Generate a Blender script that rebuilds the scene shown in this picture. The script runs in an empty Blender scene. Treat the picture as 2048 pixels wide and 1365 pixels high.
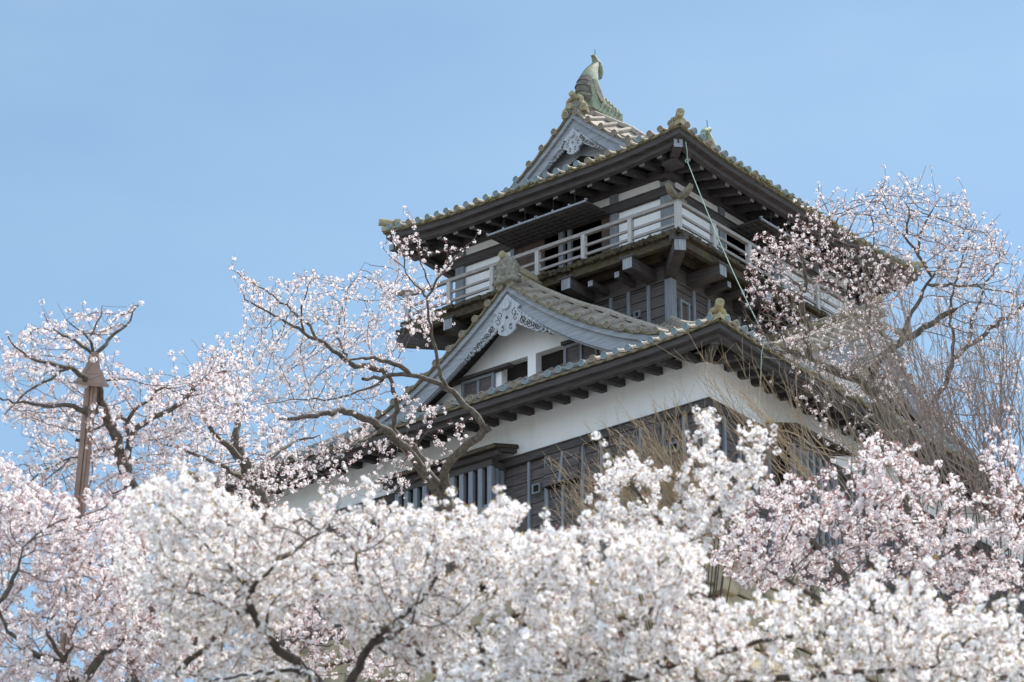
import bpy, math, random
import numpy as np
from mathutils import Vector, kdtree
rnd = random.Random(7)
R = math.radians
sc = bpy.context.scene
COL = sc.collection

# ------------------------------------------------------------------ camera, sky, sun, exposure
F = 6650.0                       # focal length in photo pixels (2048 wide)
TH = R(24.3); BE = R(51.3)       # camera pitch, castle heading
cam_d = bpy.data.cameras.new("camera"); cam = bpy.data.objects.new("camera", cam_d); COL.objects.link(cam)
cam.location = (0, 0, 0); cam.rotation_euler = (R(90) + TH, 0, 0)
cam_d.sensor_width = 36; cam_d.lens = 36 * F / 2048
cam_d.clip_start = 0.5; cam_d.clip_end = 6000
cam_d.dof.use_dof = True; cam_d.dof.focus_distance = 80.0; cam_d.dof.aperture_fstop = 3.3
sc.camera = cam

SUN_AZ = R(46); SUN_EL = R(55)   # azimuth from +X towards +Y (behind the castle, to the right)
w = bpy.data.worlds.new("World"); sc.world = w; w.use_nodes = True
nt = w.node_tree; nt.nodes.clear()
sky = nt.nodes.new("ShaderNodeTexSky"); sky.sky_type = 'NISHITA'; sky.sun_disc = False
sky.sun_elevation = SUN_EL; sky.sun_rotation = R(90) - SUN_AZ
sky.altitude = 20; sky.air_density = 1.0; sky.dust_density = 0.3; sky.ozone_density = 1.0
bg = nt.nodes.new("ShaderNodeBackground"); bg.inputs['Strength'].default_value = 0.09
out = nt.nodes.new("ShaderNodeOutputWorld")
# unseen bright cloud added behind the viewer to lift the shaded walls, clear blue elsewhere
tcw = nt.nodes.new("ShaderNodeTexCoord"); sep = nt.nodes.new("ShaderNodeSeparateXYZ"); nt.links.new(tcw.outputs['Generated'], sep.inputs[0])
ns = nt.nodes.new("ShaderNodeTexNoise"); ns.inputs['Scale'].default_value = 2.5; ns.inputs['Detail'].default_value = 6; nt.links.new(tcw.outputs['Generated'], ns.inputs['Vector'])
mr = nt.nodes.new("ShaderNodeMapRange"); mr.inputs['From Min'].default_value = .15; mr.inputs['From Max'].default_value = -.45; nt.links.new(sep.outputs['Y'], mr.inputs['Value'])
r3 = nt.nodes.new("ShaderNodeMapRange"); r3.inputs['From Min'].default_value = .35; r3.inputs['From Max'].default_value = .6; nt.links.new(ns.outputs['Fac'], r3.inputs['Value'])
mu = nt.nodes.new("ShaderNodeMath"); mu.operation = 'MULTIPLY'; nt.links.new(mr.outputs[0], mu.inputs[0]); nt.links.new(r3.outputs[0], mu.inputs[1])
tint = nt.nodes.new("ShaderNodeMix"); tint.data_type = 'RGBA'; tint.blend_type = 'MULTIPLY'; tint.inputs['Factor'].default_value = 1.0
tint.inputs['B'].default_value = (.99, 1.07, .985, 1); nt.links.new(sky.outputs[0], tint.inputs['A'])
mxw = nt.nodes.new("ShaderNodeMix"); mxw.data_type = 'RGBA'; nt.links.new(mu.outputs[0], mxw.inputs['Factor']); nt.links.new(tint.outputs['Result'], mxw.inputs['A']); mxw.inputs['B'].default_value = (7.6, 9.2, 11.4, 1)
nh = nt.nodes.new("ShaderNodeTexNoise"); nh.inputs['Scale'].default_value = 5.5; nh.inputs['Detail'].default_value = 5; mph = nt.nodes.new("ShaderNodeMapping"); mph.inputs['Scale'].default_value = (1, 1, 2.6)
nt.links.new(tcw.outputs['Generated'], mph.inputs[0]); nt.links.new(mph.outputs[0], nh.inputs['Vector'])
rh = nt.nodes.new("ShaderNodeMapRange"); rh.inputs['From Min'].default_value = .4; rh.inputs['From Max'].default_value = .75; rh.inputs['To Max'].default_value = .14; nt.links.new(nh.outputs['Fac'], rh.inputs['Value'])
mh = nt.nodes.new("ShaderNodeMix"); mh.data_type = 'RGBA'; nt.links.new(rh.outputs[0], mh.inputs['Factor']); nt.links.new(mxw.outputs['Result'], mh.inputs['A']); mh.inputs['B'].default_value = (5.2, 6.4, 7.6, 1)
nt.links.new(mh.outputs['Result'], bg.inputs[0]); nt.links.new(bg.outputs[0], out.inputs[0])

sun_d = bpy.data.lights.new("sun", 'SUN'); sun = bpy.data.objects.new("sun", sun_d); COL.objects.link(sun)
sun_d.energy = 5.0; sun_d.angle = R(0.53); sun_d.color = (1.0, 0.965, 0.91)
sd = Vector((math.cos(SUN_EL) * math.cos(SUN_AZ), math.cos(SUN_EL) * math.sin(SUN_AZ), math.sin(SUN_EL)))
sun.rotation_euler = sd.to_track_quat('Z', 'Y').to_euler()
sc.view_settings.view_transform = 'Standard'; sc.view_settings.look = 'None'
sc.view_settings.exposure = 0.82; sc.view_settings.gamma = 1.0
sc.render.engine = 'CYCLES'
sc.cycles.max_bounces = 9; sc.cycles.diffuse_bounces = 6; sc.cycles.transmission_bounces = 6
sc.cycles.use_denoising = True
sc.cycles.sample_clamp_indirect = 6.0

# ------------------------------------------------------------------ frames
CT, ST = math.cos(TH), math.sin(TH)
def ray(px, py):
    u = (px - 1024) / F; v = (682.5 - py) / F
    return np.array([u, CT - v * ST, ST + v * CT])
def at(px, py, depth): return ray(px, py) * depth
O = ray(1415, 803) * 83.0        # lower corner of the plaster wall
EX = np.array([math.cos(BE), math.sin(BE), 0]); EY = np.array([-math.sin(BE), math.cos(BE), 0])
def W(x, y, z): return O + EX * x + EY * y + np.array([0, 0, z])

# ------------------------------------------------------------------ materials
MATS = {}
def mat(name, c1, c2=None, rough=0.8, sc_=(4, 4, 4), bump=0.0, spots=None, spot_scale=3.0, spot_amt=0.55, detail=6, world=False, trans=0.0, spec=0.25, contrast=(0.3, 0.7)):
    m = bpy.data.materials.new(name); m.use_nodes = True; t = m.node_tree; b = t.nodes['Principled BSDF']
    b.inputs['Roughness'].default_value = rough
    b.inputs['Specular IOR Level'].default_value = spec
    tc = t.nodes.new('ShaderNodeTexCoord'); mp = t.nodes.new('ShaderNodeMapping'); mp.inputs['Scale'].default_value = sc_
    t.links.new(tc.outputs['Object'], mp.inputs['Vector'])
    n = t.nodes.new('ShaderNodeTexNoise'); n.inputs['Scale'].default_value = 1.0; n.inputs['Detail'].default_value = detail; n.inputs['Roughness'].default_value = 0.65
    t.links.new(mp.outputs[0], n.inputs['Vector'])
    cr = t.nodes.new('ShaderNodeValToRGB'); cr.color_ramp.elements[0].position = contrast[0]; cr.color_ramp.elements[1].position = contrast[1]
    cr.color_ramp.elements[0].color = (*c1, 1); cr.color_ramp.elements[1].color = (*(c2 or c1), 1)
    t.links.new(n.outputs['Fac'], cr.inputs['Fac'])
    col = cr.outputs['Color']
    if spots:
        n2 = t.nodes.new('ShaderNodeTexNoise'); n2.inputs['Scale'].default_value = spot_scale; n2.inputs['Detail'].default_value = 8; n2.inputs['Roughness'].default_value = 0.7
        t.links.new(tc.outputs['Object'], n2.inputs['Vector'])
        r2 = t.nodes.new('ShaderNodeValToRGB'); r2.color_ramp.elements[0].position = spot_amt; r2.color_ramp.elements[1].position = spot_amt + 0.12
        t.links.new(n2.outputs['Fac'], r2.inputs['Fac'])
        mx = t.nodes.new('ShaderNodeMix'); mx.data_type = 'RGBA'
        t.links.new(r2.outputs['Color'], mx.inputs['Factor']); t.links.new(col, mx.inputs['A']); mx.inputs['B'].default_value = (*spots, 1)
        col = mx.outputs['Result']
    t.links.new(col, b.inputs['Base Color'])
    if bump:
        bp = t.nodes.new('ShaderNodeBump'); bp.inputs['Strength'].default_value = bump; bp.inputs['Distance'].default_value = 0.03
        t.links.new(n.outputs['Fac'], bp.inputs['Height']); t.links.new(bp.outputs[0], b.inputs['Normal'])
    if trans:
        tr = t.nodes.new('ShaderNodeBsdfTranslucent'); t.links.new(col, tr.inputs['Color'])
        ms = t.nodes.new('ShaderNodeMixShader'); ms.inputs[0].default_value = trans
        t.links.new(b.outputs[0], ms.inputs[1]); t.links.new(tr.outputs[0], ms.inputs[2])
        t.links.new(ms.outputs[0], t.nodes['Material Output'].inputs['Surface'])
    MATS[name] = m
    return m
mat('plaster', (.73, .72, .70), (.86, .86, .86), .9, (2.6, 2.6, .35), .08, contrast=(.22, .5), spots=(.70, .68, .65), spot_scale=2.2, spot_amt=.66)
WH = (2.0, 2.0, 38); WV = (34, 34, 1.6)
mat('wood_dark', (.042, .037, .037), (.108, .096, .092), .85, WH, .25)
mat('wood_dark_v', (.05, .04, .036), (.12, .10, .09), .85, WV, .25)
mat('wood_plank', (.05, .044, .045), (.165, .14, .135), .85, (1.6, 1.6, 30), .3, spots=(.36, .26, .17), spot_scale=1.3, spot_amt=.66)
mat('wood_batten', (.14, .15, .168), (.28, .30, .33), .8, WV, .2)
mat('wood_silver', (.19, .205, .23), (.36, .38, .41), .8, (2, 2, 22), .3, contrast=(.25, .65), spots=(.17, .16, .155), spot_scale=2.4, spot_amt=.66)
mat('wood_carved', (.27, .285, .315), (.50, .52, .55), .8, (26, 26, 3), .4, contrast=(.25, .65))
mat('groove_shade', (.06, .055, .05), (.1, .09, .085), .9)  # dark raised lines in this colour stand in for shade in carved grooves
mat('wood_rail', (.20, .185, .175), (.37, .345, .32), .8, (5, 5, 30), .2)
mat('wood_post', (.30, .285, .27), (.50, .485, .465), .8, WV, .2)
mat('wood_tip', (.12, .10, .075), (.27, .235, .19), .9, (7, 7, 12), .5, spots=(.12, .12, .05), spot_scale=5, spot_amt=.55)
mat('wood_soffit', (.022, .018, .017), (.055, .045, .04), .9, WH, .2)  # darker copy of the timber, deepening the shade under the eaves by colour
mat('wood_end', (.13, .135, .145), (.40, .415, .44), .8, (26, 26, 1.5), .2)
mat('wood_moss', (.032, .026, .02), (.105, .082, .06), .95, (8, 8, 14), .6, spots=(.085, .075, .035), spot_scale=4, spot_amt=.5)
mat('tile', (.25, .21, .17), (.41, .36, .30), .85, (14, 14, 14), .45, spots=(.17, .145, .11), spot_scale=3.0, spot_amt=.54)
mat('tile_b', (.19, .16, .13), (.34, .295, .245), .9, (10, 10, 10), .5, spots=(.42, .40, .34), spot_scale=3.2, spot_amt=.6)
mat('tile_moss', (.15, .125, .09), (.27, .225, .16), .95, (16, 16, 16), .7, spots=(.13, .13, .05), spot_scale=5, spot_amt=.5)
mat('moss', (.10, .10, .035), (.30, .25, .13), .95, (22, 22, 22), .8)
mat('cap_blue', (.20, .25, .265), (.33, .385, .395), .8, (18, 18, 18), .3)
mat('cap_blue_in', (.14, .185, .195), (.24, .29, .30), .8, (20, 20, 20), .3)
mat('cap_tan', (.25, .215, .165), (.36, .31, .24), .85, (18, 18, 18), .3)
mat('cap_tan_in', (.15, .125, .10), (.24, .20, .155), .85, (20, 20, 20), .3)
mat('copper', (.17, .21, .15), (.35, .40, .29), .7, (6, 6, 6), .4, spots=(.20, .18, .10), spot_scale=3.0, spot_amt=.50)
mat('copper_dark', (.085, .075, .065), (.20, .185, .15), .75, (6, 6, 6), .4, spots=(.26, .32, .25), spot_scale=4, spot_amt=.6)
mat('ridge_ochre', (.28, .24, .14), (.43, .37, .23), .9, (9, 9, 9), .5, spots=(.20, .18, .09), spot_scale=5, spot_amt=.55)
mat('stone_demon', (.13, .12, .095), (.34, .325, .27), .95, (12, 12, 12), .9, spots=(.44, .42, .37), spot_scale=9, spot_amt=.58)
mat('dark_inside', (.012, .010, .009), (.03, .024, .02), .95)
mat('wood_inside', (.075, .055, .046), (.14, .105, .088), .9, WV, .2)
mat('rope', (.26, .38, .31), (.40, .52, .44), .8, (30, 30, 30))
mat('bark', (.05, .04, .034), (.19, .16, .13), .95, (16, 16, 9), .9, spots=(.24, .235, .165), spot_scale=5, spot_amt=.6)
mat('bark_dark', (.04, .032, .027), (.11, .09, .075), .95, (16, 16, 8), .6)
mat('twig', (.10, .075, .065), (.18, .14, .12), .9, (6, 6, 6))
mat('shoot', (.27, .195, .115), (.40, .31, .20), .85, (8, 8, 8))
mat('shoot_grey', (.21, .17, .13), (.36, .305, .24), .9, (9, 9, 9), .4)
mat('petal', (.93, .895, .90), (.97, .95, .955), .75, (3, 3, 3), trans=.44)
mat('petal_pink', (.92, .835, .845), (.95, .895, .90), .75, (3, 3, 3), trans=.44)
mat('petal_white', (.95, .95, .955), (.98, .98, .98), .75, (3, 3, 3), trans=.42)
mat('bud', (.50, .24, .25), (.66, .39, .38), .75, (3, 3, 3), trans=.3)
mat('calyx', (.26, .13, .09), (.42, .24, .14), .8, (3, 3, 3), trans=.2)
mat('young_leaf', (.30, .21, .06), (.46, .36, .14), .7, (3, 3, 3), trans=.4)
mat('shoot_pink', (.19, .14, .12), (.34, .27, .235), .9, (9, 9, 9), .4)
mat('pole_brown', (.26, .18, .145), (.36, .26, .215), .7, (8, 8, 1.2), .1)
mat('pole_dark', (.035, .025, .022), (.06, .045, .04), .7)
mat('lamp_glass', (.55, .52, .48), (.62, .6, .56), .3, spec=.5)
mat('wire', (.05, .05, .05), (.08, .08, .08), .6)
mat('stone', (.22, .18, .12), (.50, .41, .27), .95, (1.6, 1.6, 1.6), .8, spots=(.15, .14, .08), spot_scale=2.6, spot_amt=.60)
mat('ground_grass', (.14, .14, .125), (.30, .295, .29), .95, (.5, .5, .5), .5)
M = lambda *n: [MATS[k] for k in n]

# ------------------------------------------------------------------ mesh builder
class MB:
    def __init__(s): s.v = []; s.f = []; s.m = []
    def add(s, vs, fs, mi=0):
        k = len(s.v); s.v.extend([tuple(map(float, p)) for p in vs])
        for f in fs: s.f.append([i + k for i in f]); s.m.append(mi)
    def box(s, a, b, mi=0):
        x0, y0, z0 = [min(p, q) for p, q in zip(a, b)]; x1, y1, z1 = [max(p, q) for p, q in zip(a, b)]
        s.add([(x0,y0,z0),(x1,y0,z0),(x1,y1,z0),(x0,y1,z0),(x0,y0,z1),(x1,y0,z1),(x1,y1,z1),(x0,y1,z1)],
              [(0,3,2,1),(4,5,6,7),(0,1,5,4),(1,2,6,5),(2,3,7,6),(3,0,4,7)], mi)
    def bar(s, p, q, wd, ht, mi=0, up=(0, 0, 1), end=None):
        p = np.array(p, float); q = np.array(q, float); d = q - p; d /= np.linalg.norm(d)
        u = np.cross(np.array(up, float), d); u /= np.linalg.norm(u); n = np.cross(d, u)
        vs = [c + u * a * wd / 2 + n * b * ht / 2 for c in (p, q) for a, b in ((-1,-1),(1,-1),(1,1),(-1,1))]
        s.add(vs, [(0,1,5,4),(1,2,6,5),(2,3,7,6),(3,0,4,7)], mi)
        s.add(vs, [(3,2,1,0),(4,5,6,7)], mi if end is None else end)
    def hexa(s, vs, mi=0):   # 4 bottom + 4 top corners in order
        s.add(vs, [(0,3,2,1),(4,5,6,7),(0,1,5,4),(1,2,6,5),(2,3,7,6),(3,0,4,7)], mi)
    def strip(s, secs, mi=0, closed=True, caps=True):   # list of equal-length sections -> loft
        n = len(secs[0]); k = len(s.v)
        for q in secs: s.v.extend([tuple(map(float, p)) for p in q])
        for i in range(len(secs) - 1):
            for j in range(n if closed else n - 1):
                a = k + i * n + j; b = k + i * n + (j + 1) % n
                s.f.append([a, b, b + n, a + n]); s.m.append(mi)
        if caps and closed:
            s.f.append([k + j for j in range(n)][::-1]); s.m.append(mi)
            e = k + (len(secs) - 1) * n
            s.f.append([e + j for j in range(n)]); s.m.append(mi)
    def tube(s, path, r, n=6, mi=0, caps=True):
        P = np.array(path, float); m = len(P)
        rr = np.full(m, r, float) if np.isscalar(r) else np.array(r, float)
        T = np.gradient(P, axis=0); T /= (np.linalg.norm(T, axis=1)[:, None] + 1e-9)
        ref = np.array([0.31, 0.17, 0.93]) if abs(T[0][2]) < .9 else np.array([1., 0.1, 0])
        secs = []
        for i in range(m):
            u = np.cross(T[i], ref); u /= np.linalg.norm(u) + 1e-9; v = np.cross(T[i], u)
            secs.append([P[i] + rr[i] * (math.cos(a) * u + math.sin(a) * v) for a in np.arange(n) * 2 * math.pi / n])
        s.strip(secs, mi, True, caps)
    def prism(s, pts, fn, d0, d1, mi=0, side=None):      # polygon pts (a,b) placed by fn(a,b,d)
        n = len(pts); k = len(s.v)
        for d in (d0, d1): s.v.extend([tuple(map(float, fn(a, b, d))) for a, b in pts])
        s.f.append([k + i for i in range(n)]); s.m.append(mi); s.f.append([k + n + i for i in range(n)][::-1]); s.m.append(mi)
        for i in range(n):
            j = (i + 1) % n; s.f.append([k + i, k + j, k + n + j, k + n + i]); s.m.append(mi if side is None else side)
    def build(s, name, mats, parent=None, smooth=False):
        me = bpy.data.meshes.new(name); me.from_pydata(s.v, [], s.f)
        for m in mats: me.materials.append(m)
        me.polygons.foreach_set('material_index', s.m)
        if smooth: me.polygons.foreach_set('use_smooth', [True] * len(s.f))
        me.update()
        o = bpy.data.objects.new(name, me); COL.objects.link(o)
        if parent: o.parent = parent
        return o
def mesh_np(name, V, Fq, mi, mats, parent=None, smooth=False):   # V (n,3), quads (k,4)
    me = bpy.data.meshes.new(name); k = len(Fq)
    me.vertices.add(len(V)); me.vertices.foreach_set('co', np.asarray(V, np.float32).ravel())
    me.loops.add(k * 4); me.loops.foreach_set('vertex_index', np.asarray(Fq, np.int32).ravel())
    me.polygons.add(k); me.polygons.foreach_set('loop_start', np.arange(k, dtype=np.int32) * 4)
    for m in mats: me.materials.append(m)
    me.polygons.foreach_set('material_index', np.asarray(mi, np.int32))
    if smooth: me.polygons.foreach_set('use_smooth', np.ones(k, bool))
    me.update(calc_edges=True); me.validate()
    o = bpy.data.objects.new(name, me); COL.objects.link(o)
    if parent: o.parent = parent
    return o
def tag(o, label=None, cat=None, group=None, kind=None):
    if label: o['label'] = label
    if cat: o['category'] = cat
    if group: o['group'] = group
    if kind: o['kind'] = kind
    return o
def empty(name, loc, rz=0, label=None, cat=None, group=None):
    o = bpy.data.objects.new(name, None); COL.objects.link(o); o.location = loc; o.rotation_euler = (0, 0, rz)
    o.empty_display_size = 0.3
    return tag(o, label, cat, group)

# ------------------------------------------------------------------ ground
def hill(x, y):
    d = math.hypot(x, y)
    def sm(t): t = max(0, min(1, t)); return t * t * (3 - 2 * t)
    side = 1 - sm((abs(x) - 60) / 160)
    h = 0.0
    if d < 62: h = 21.5 * max(0, (d - 5) / 57) ** 1.06
    else: h = 21.5 + 2.2 * sm((d - 62) / 8)
    if y < 0: h = 0
    fall = 1 - sm((d - 140) / 200)
    return -1.6 + h * side * fall
g = MB(); xs = sorted(set([round(v, 2) for v in list(np.linspace(-70, 70, 57)) + [-4000,-2000,-900,-500,-300,-200,-140,-100,100,140,200,300,500,900,2000,4000]]))
ys = sorted(set([round(v, 2) for v in list(np.linspace(-20, 150, 69)) + [-4000,-1500,-500,-150,-60,200,260,330,420,600,1000,2000,4000]]))
g.v = [(x, y, hill(x, y) + (0.25 * math.sin(x * .7) * math.cos(y * .53) if abs(x) < 70 and 4 < y < 150 else 0)) for y in ys for x in xs]
nx = len(xs); g.f = [[j * nx + i, j * nx + i + 1, (j + 1) * nx + i + 1, (j + 1) * nx + i] for j in range(len(ys) - 1) for i in range(nx - 1)]; g.m = [0] * len(g.f)
tag(g.build('ground', M('ground_grass'), None, True), kind='structure')

# ------------------------------------------------------------------ castle
LX, LY = 16.5, 15.0              # plan of the ground storey
castle = empty('castle_keep', tuple(O), BE, 'three storey white and weathered timber castle keep with grey tile roofs and a railed balcony', 'castle')
def part(name, mb, mats, parent=None, smooth=False, label=None):
    o = mb.build(name, M(*mats), parent or castle, smooth)
    if name == 'moss': o['kind'] = 'stuff'
    if label: o['label'] = label
    return o

def cap(mb, c, dirv, r, blue):
    """round tile end facing dirv (unit, horizontal): rim, recessed disc and four small lozenges"""
    d = np.array(dirv, float); d /= np.linalg.norm(d); up = np.array([0, 0, 1.0]); up = up - d * (up @ d); up /= np.linalg.norm(up); u = np.cross(up, d)
    n = 14; c = np.array(c, float); mi0 = 1 if blue else 3
    ring = lambda rr, off: [c + d * off + rr * (math.cos(a) * u + math.sin(a) * up) for a in np.arange(n) * 2 * math.pi / n]
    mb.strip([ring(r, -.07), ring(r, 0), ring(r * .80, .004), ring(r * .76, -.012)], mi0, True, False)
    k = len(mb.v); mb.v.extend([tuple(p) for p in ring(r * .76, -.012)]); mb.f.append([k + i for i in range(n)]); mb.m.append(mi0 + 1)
    e = r * .30; h = r * .22
    for sx, sz in ((0, 1), (0, -1), (1, 0), (-1, 0)):
        cc = c + u * sx * e + up * sz * e - d * .004
        mb.add([cc + u * h * .9, cc + up * h * .9, cc - u * h * .9, cc - up * h * .9], [(0, 1, 2, 3)], mi0)

def half_tube(mb, path, r, upv=(0, 0, 1), mi=0, n=7):
    P = np.array(path, float); T = np.gradient(P, axis=0); T /= np.linalg.norm(T, axis=1)[:, None]
    secs = []
    for p, t in zip(P, T):
        u = np.cross(t, np.array(upv, float)); u /= np.linalg.norm(u); v = np.cross(u, t)
        secs.append([p + r * (math.cos(a) * u + math.sin(a) * v) for a in np.linspace(-.25, math.pi + .25, n)])
    mb.strip(secs, mi, False, False)

class Skirt:
    def __init__(s, x0, x1, y0, y1, D, prof, Lc, dfun=None, sp=.36):
        s.x0, s.x1, s.y0, s.y1, s.D, s.prof, s.Lc, s.sp = x0, x1, y0, y1, D, prof, Lc, sp
        s.dfun = dfun
    def S(s, side): return (s.y1 - s.y0) if side in 'AC' else (s.x1 - s.x0)
    def z(s, side, q, d):
        S = s.S(side); e = max(0., 1 - min(q, S - q) / 3.2)
        return s.prof(max(d, 0)) + s.Lc * e * e * max(0, 1 - max(d, 0) / (s.D))
    def P(s, side, q, d, dz=0.):
        z = s.z(side, q, d) + dz
        if side == 'A': return np.array([s.x0 + d, s.y0 + q, z])
        if side == 'B': return np.array([s.x0 + q, s.y0 + d, z])
        if side == 'C': return np.array([s.x1 - d, s.y0 + q, z])
        return np.array([s.x0 + q, s.y1 - d, z])
    def outv(s, side): return {'A': (-1, 0, 0), 'B': (0, -1, 0), 'C': (1, 0, 0), 'D': (0, 1, 0)}[side]
    def dmax(s, side, q):
        S = s.S(side); m = min(q, S - q)
        if s.dfun: return s.dfun(side, q, m)
        return min(s.D, m)
    def tiles(s, parent):
        for side in 'ABCD':
            mb = MB(); S = s.S(side); n = int(round((S - .5) / s.sp)); sp = (S - .5) / n
            qs = [.25 + i * sp for i in range(n + 1)]
            cols = [0.0] + sorted(qs + [q + sp / 2 for q in qs[:-1]]) + [S]
            K = 9
            secs = []
            for q in cols:
                mid = any(abs(q - t) < 1e-6 for t in qs)
                dm = max(s.dmax(side, q), 0.0)
                secs.append([s.P(side, q, -.03 + (dm + .03) * k / K, -.04 if mid else -.065) for k in range(K + 1)])
            mb.strip(secs, 0, False, False)
            # lip (eave edge of the pans)
            lip = []
            for q in cols:
                mid = any(abs(q - t) < 1e-6 for t in qs)
                a = s.P(side, q, -.03, -.04 if mid else -.065); b = a.copy(); b[2] -= .045 if mid else .05
                c = s.P(side, q, .10, -.12); lip.append([a, b, c])
            mb.strip(lip, 5, False, False)
            ov = np.array(s.outv(side))
            for q in qs:
                dm = s.dmax(side, q)
                if dm > .12:
                    half_tube(mb, [s.P(side, q, -.05 + (dm + .05) * k / K, .03) for k in range(K + 1)], .086, (0, 0, 1), 6 if rnd.random() < .4 else 0)
                c = s.P(side, q, 0, .045 + rnd.uniform(-.012, .012)) + ov * (.09 + rnd.uniform(-.02, .02)); ov_ = ov + np.array([rnd.uniform(-.1, .1), rnd.uniform(-.1, .1), rnd.uniform(-.08, .08)])
                r = .097 * rnd.uniform(.95, 1.04)
                cap(mb, c, ov_, r, rnd.random() < .72)
                # stub tube on which the cap sits
                half_tube(mb, [c - ov * .01, c - ov * .16], r * .93, (0, 0, 1), 6 if rnd.random() < .45 else 0)
            part('tile_slope', mb, ('tile', 'cap_blue', 'cap_blue_in', 'cap_tan', 'cap_tan_in', 'tile_moss', 'tile_b'), parent)
    def sweep(s, mb, side, d0, d1, z0, z1, mi=0):
        """rectangular section running along the eave, mitred at the corners"""
        S = s.S(side); secs = []
        for t in np.linspace(0, 1, 41):
            t = t - math.sin(4 * math.pi * t) * 0.0
            sec = []
            for d, dz in ((d0, z0), (d1, z0), (d1, z1), (d0, z1)):
                q = d + (S - 2 * d) * t
                p = s.P(side, q, d); p[2] = s.z(side, q, 0) + dz; sec.append(p)
            secs.append(sec)
        mb.strip(secs, mi)
    def soffit(s, mb, side, d0, d1, z0, z1, mi=0):
        S = s.S(side); secs = []
        for t in np.linspace(0, 1, 31):
            sec = []
            for d, dz in ((d0, z0), (d1, z1)):
                q = d + (S - 2 * d) * t; p = s.P(side, q, d); p[2] = s.z(side, q, 0) * (1 if d == d0 else 0) + dz + (0 if d == d0 else s.prof(0)); sec.append(p)
            secs.append(sec)
        mb.strip(secs, mi, False, False)
    def corner(s, cx, cy, sx, sy, parent, tip_out, tip_z, upto):
        """hip ridge, end plate and projecting round tile at one corner (sx, sy point inwards)"""
        mb = MB(); base = np.array([cx, cy, 0.]); dg = np.array([sx, sy, 0.]); 
        zz = lambda d: s.prof(d) + s.Lc * max(0, 1 - d / 3.2) ** 2 * max(0, 1 - d / s.D)
        pth = lambda d, dz: base + dg * d + np.array([0, 0, zz(max(d, 0)) + dz])
        ds = np.linspace(.22, upto, 10)
        side = np.array([-sy, sx, 0.]) / math.sqrt(2)
        secs = [[pth(d, -.02) + side * .13, pth(d, .13) + side * .12, pth(d, .13) - side * .12, pth(d, -.02) - side * .13] for d in ds]
        mb.strip(secs, 0)
        half_tube(mb, [pth(d, .15) for d in ds], .105)
        part('hip_ridge', mb, ('tile',), parent)
        # plate with curled shoulders
        mb = MB()
        outl = [(-.25, -.03), (-.23, .16), (-.19, .25), (-.11, .29), (.11, .29), (.19, .25), (.23, .16), (.25, -.03), (.15, -.02), (.13, .16), (.0, .20), (-.13, .16), (-.15, -.02)]
        dgn = dg / math.sqrt(2)
        c0 = pth(.26, 0)
        mb.prism(outl, lambda a, b, d: c0 + side * a + np.array([0, 0, b]) + dgn * d, -.06, .10, 0)
        mb.prism([(-.14, -.04), (-.13, .18), (.13, .18), (.14, -.04)], lambda a, b, d: c0 + side * a + np.array([0, 0, b]) + dgn * d, -.01, .06, 1)
        # projecting round tile
        a = c0 + np.array([0, 0, .17]); b = np.array([cx - sx * tip_out, cy - sy * tip_out, tip_z])
        dv = (b - a) / np.linalg.norm(b - a)
        mb.tube([a, a * .5 + b * .5, b], [.10, .11, .115], 12, 0)
        cap(mb, b + dv * .004, dv, .115, False)
        # corner saddle tile following the two eaves
        for sd in (1, -1):
            e = np.array([0, sy, 0.]) if sd == 1 else np.array([sx, 0, 0.])
            p0 = base + np.array([0, 0, zz(0) + .05]) - dg * .05
            p1 = p0 + e * .34 + np.array([0, 0, -.05])
            mb.strip([[p0 + np.array([0, 0, .05]), p0 + np.array([0, 0, -.10]), p0 + dg * .30 + np.array([0, 0, .1])],
                      [p1 + np.array([0, 0, .02]), p1 + np.array([0, 0, -.10]), p1 + dg * .25 + np.array([0, 0, .06])]], 0)
        return part('ridge_end_tile', mb, ('ridge_ochre', 'cap_tan_in', 'cap_tan_in', 'ridge_ochre', 'cap_tan', 'tile'), parent)

# ---- lower roof
zl = lambda d: 1.25 + .45 * d + .035 * d * d
low = Skirt(-1.47, LX + 1.47, -1.47, LY + 1.47, 5.24, zl, .13)
lr = empty('lower_roof', (0, 0, 0)); lr.parent = castle
low.tiles(lr)
for cx, cy, sx, sy in ((-1.47, -1.47, 1, 1), (-1.47, LY + 1.47, 1, -1), (LX + 1.47, -1.47, -1, 1), (LX + 1.47, LY + 1.47, -1, -1)):
    low.corner(cx, cy, sx, sy, lr, .06, 1.74, 5.1)
for side in 'ABCD':
    mb = MB(); low.sweep(mb, side, .05, .20, -.27, -.115); low.sweep(mb, side, .20, .36, -.40, -.24, 0)
    part('eave_board', mb, ('wood_dark',), lr)
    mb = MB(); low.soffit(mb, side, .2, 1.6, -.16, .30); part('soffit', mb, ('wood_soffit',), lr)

def rafters(side, n0, n1, start, sp, parent, roof, dA, dB, zA, zB, wd, ht, name='rafter'):
    for i in range(n0, n1):
        q = start + i * sp
        mb = MB(); a = roof.P(side, q, dA); b = roof.P(side, q, dB); a[2] = zA; b[2] = zB
        z_l = roof.z(side, q, 0) - roof.prof(0); a[2] += z_l; b[2] += z_l * .3
        mb.bar(a, b, wd, ht, 0, (0, 0, 1), 1); part(name, mb, ('wood_dark', 'wood_silver'), parent)
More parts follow.
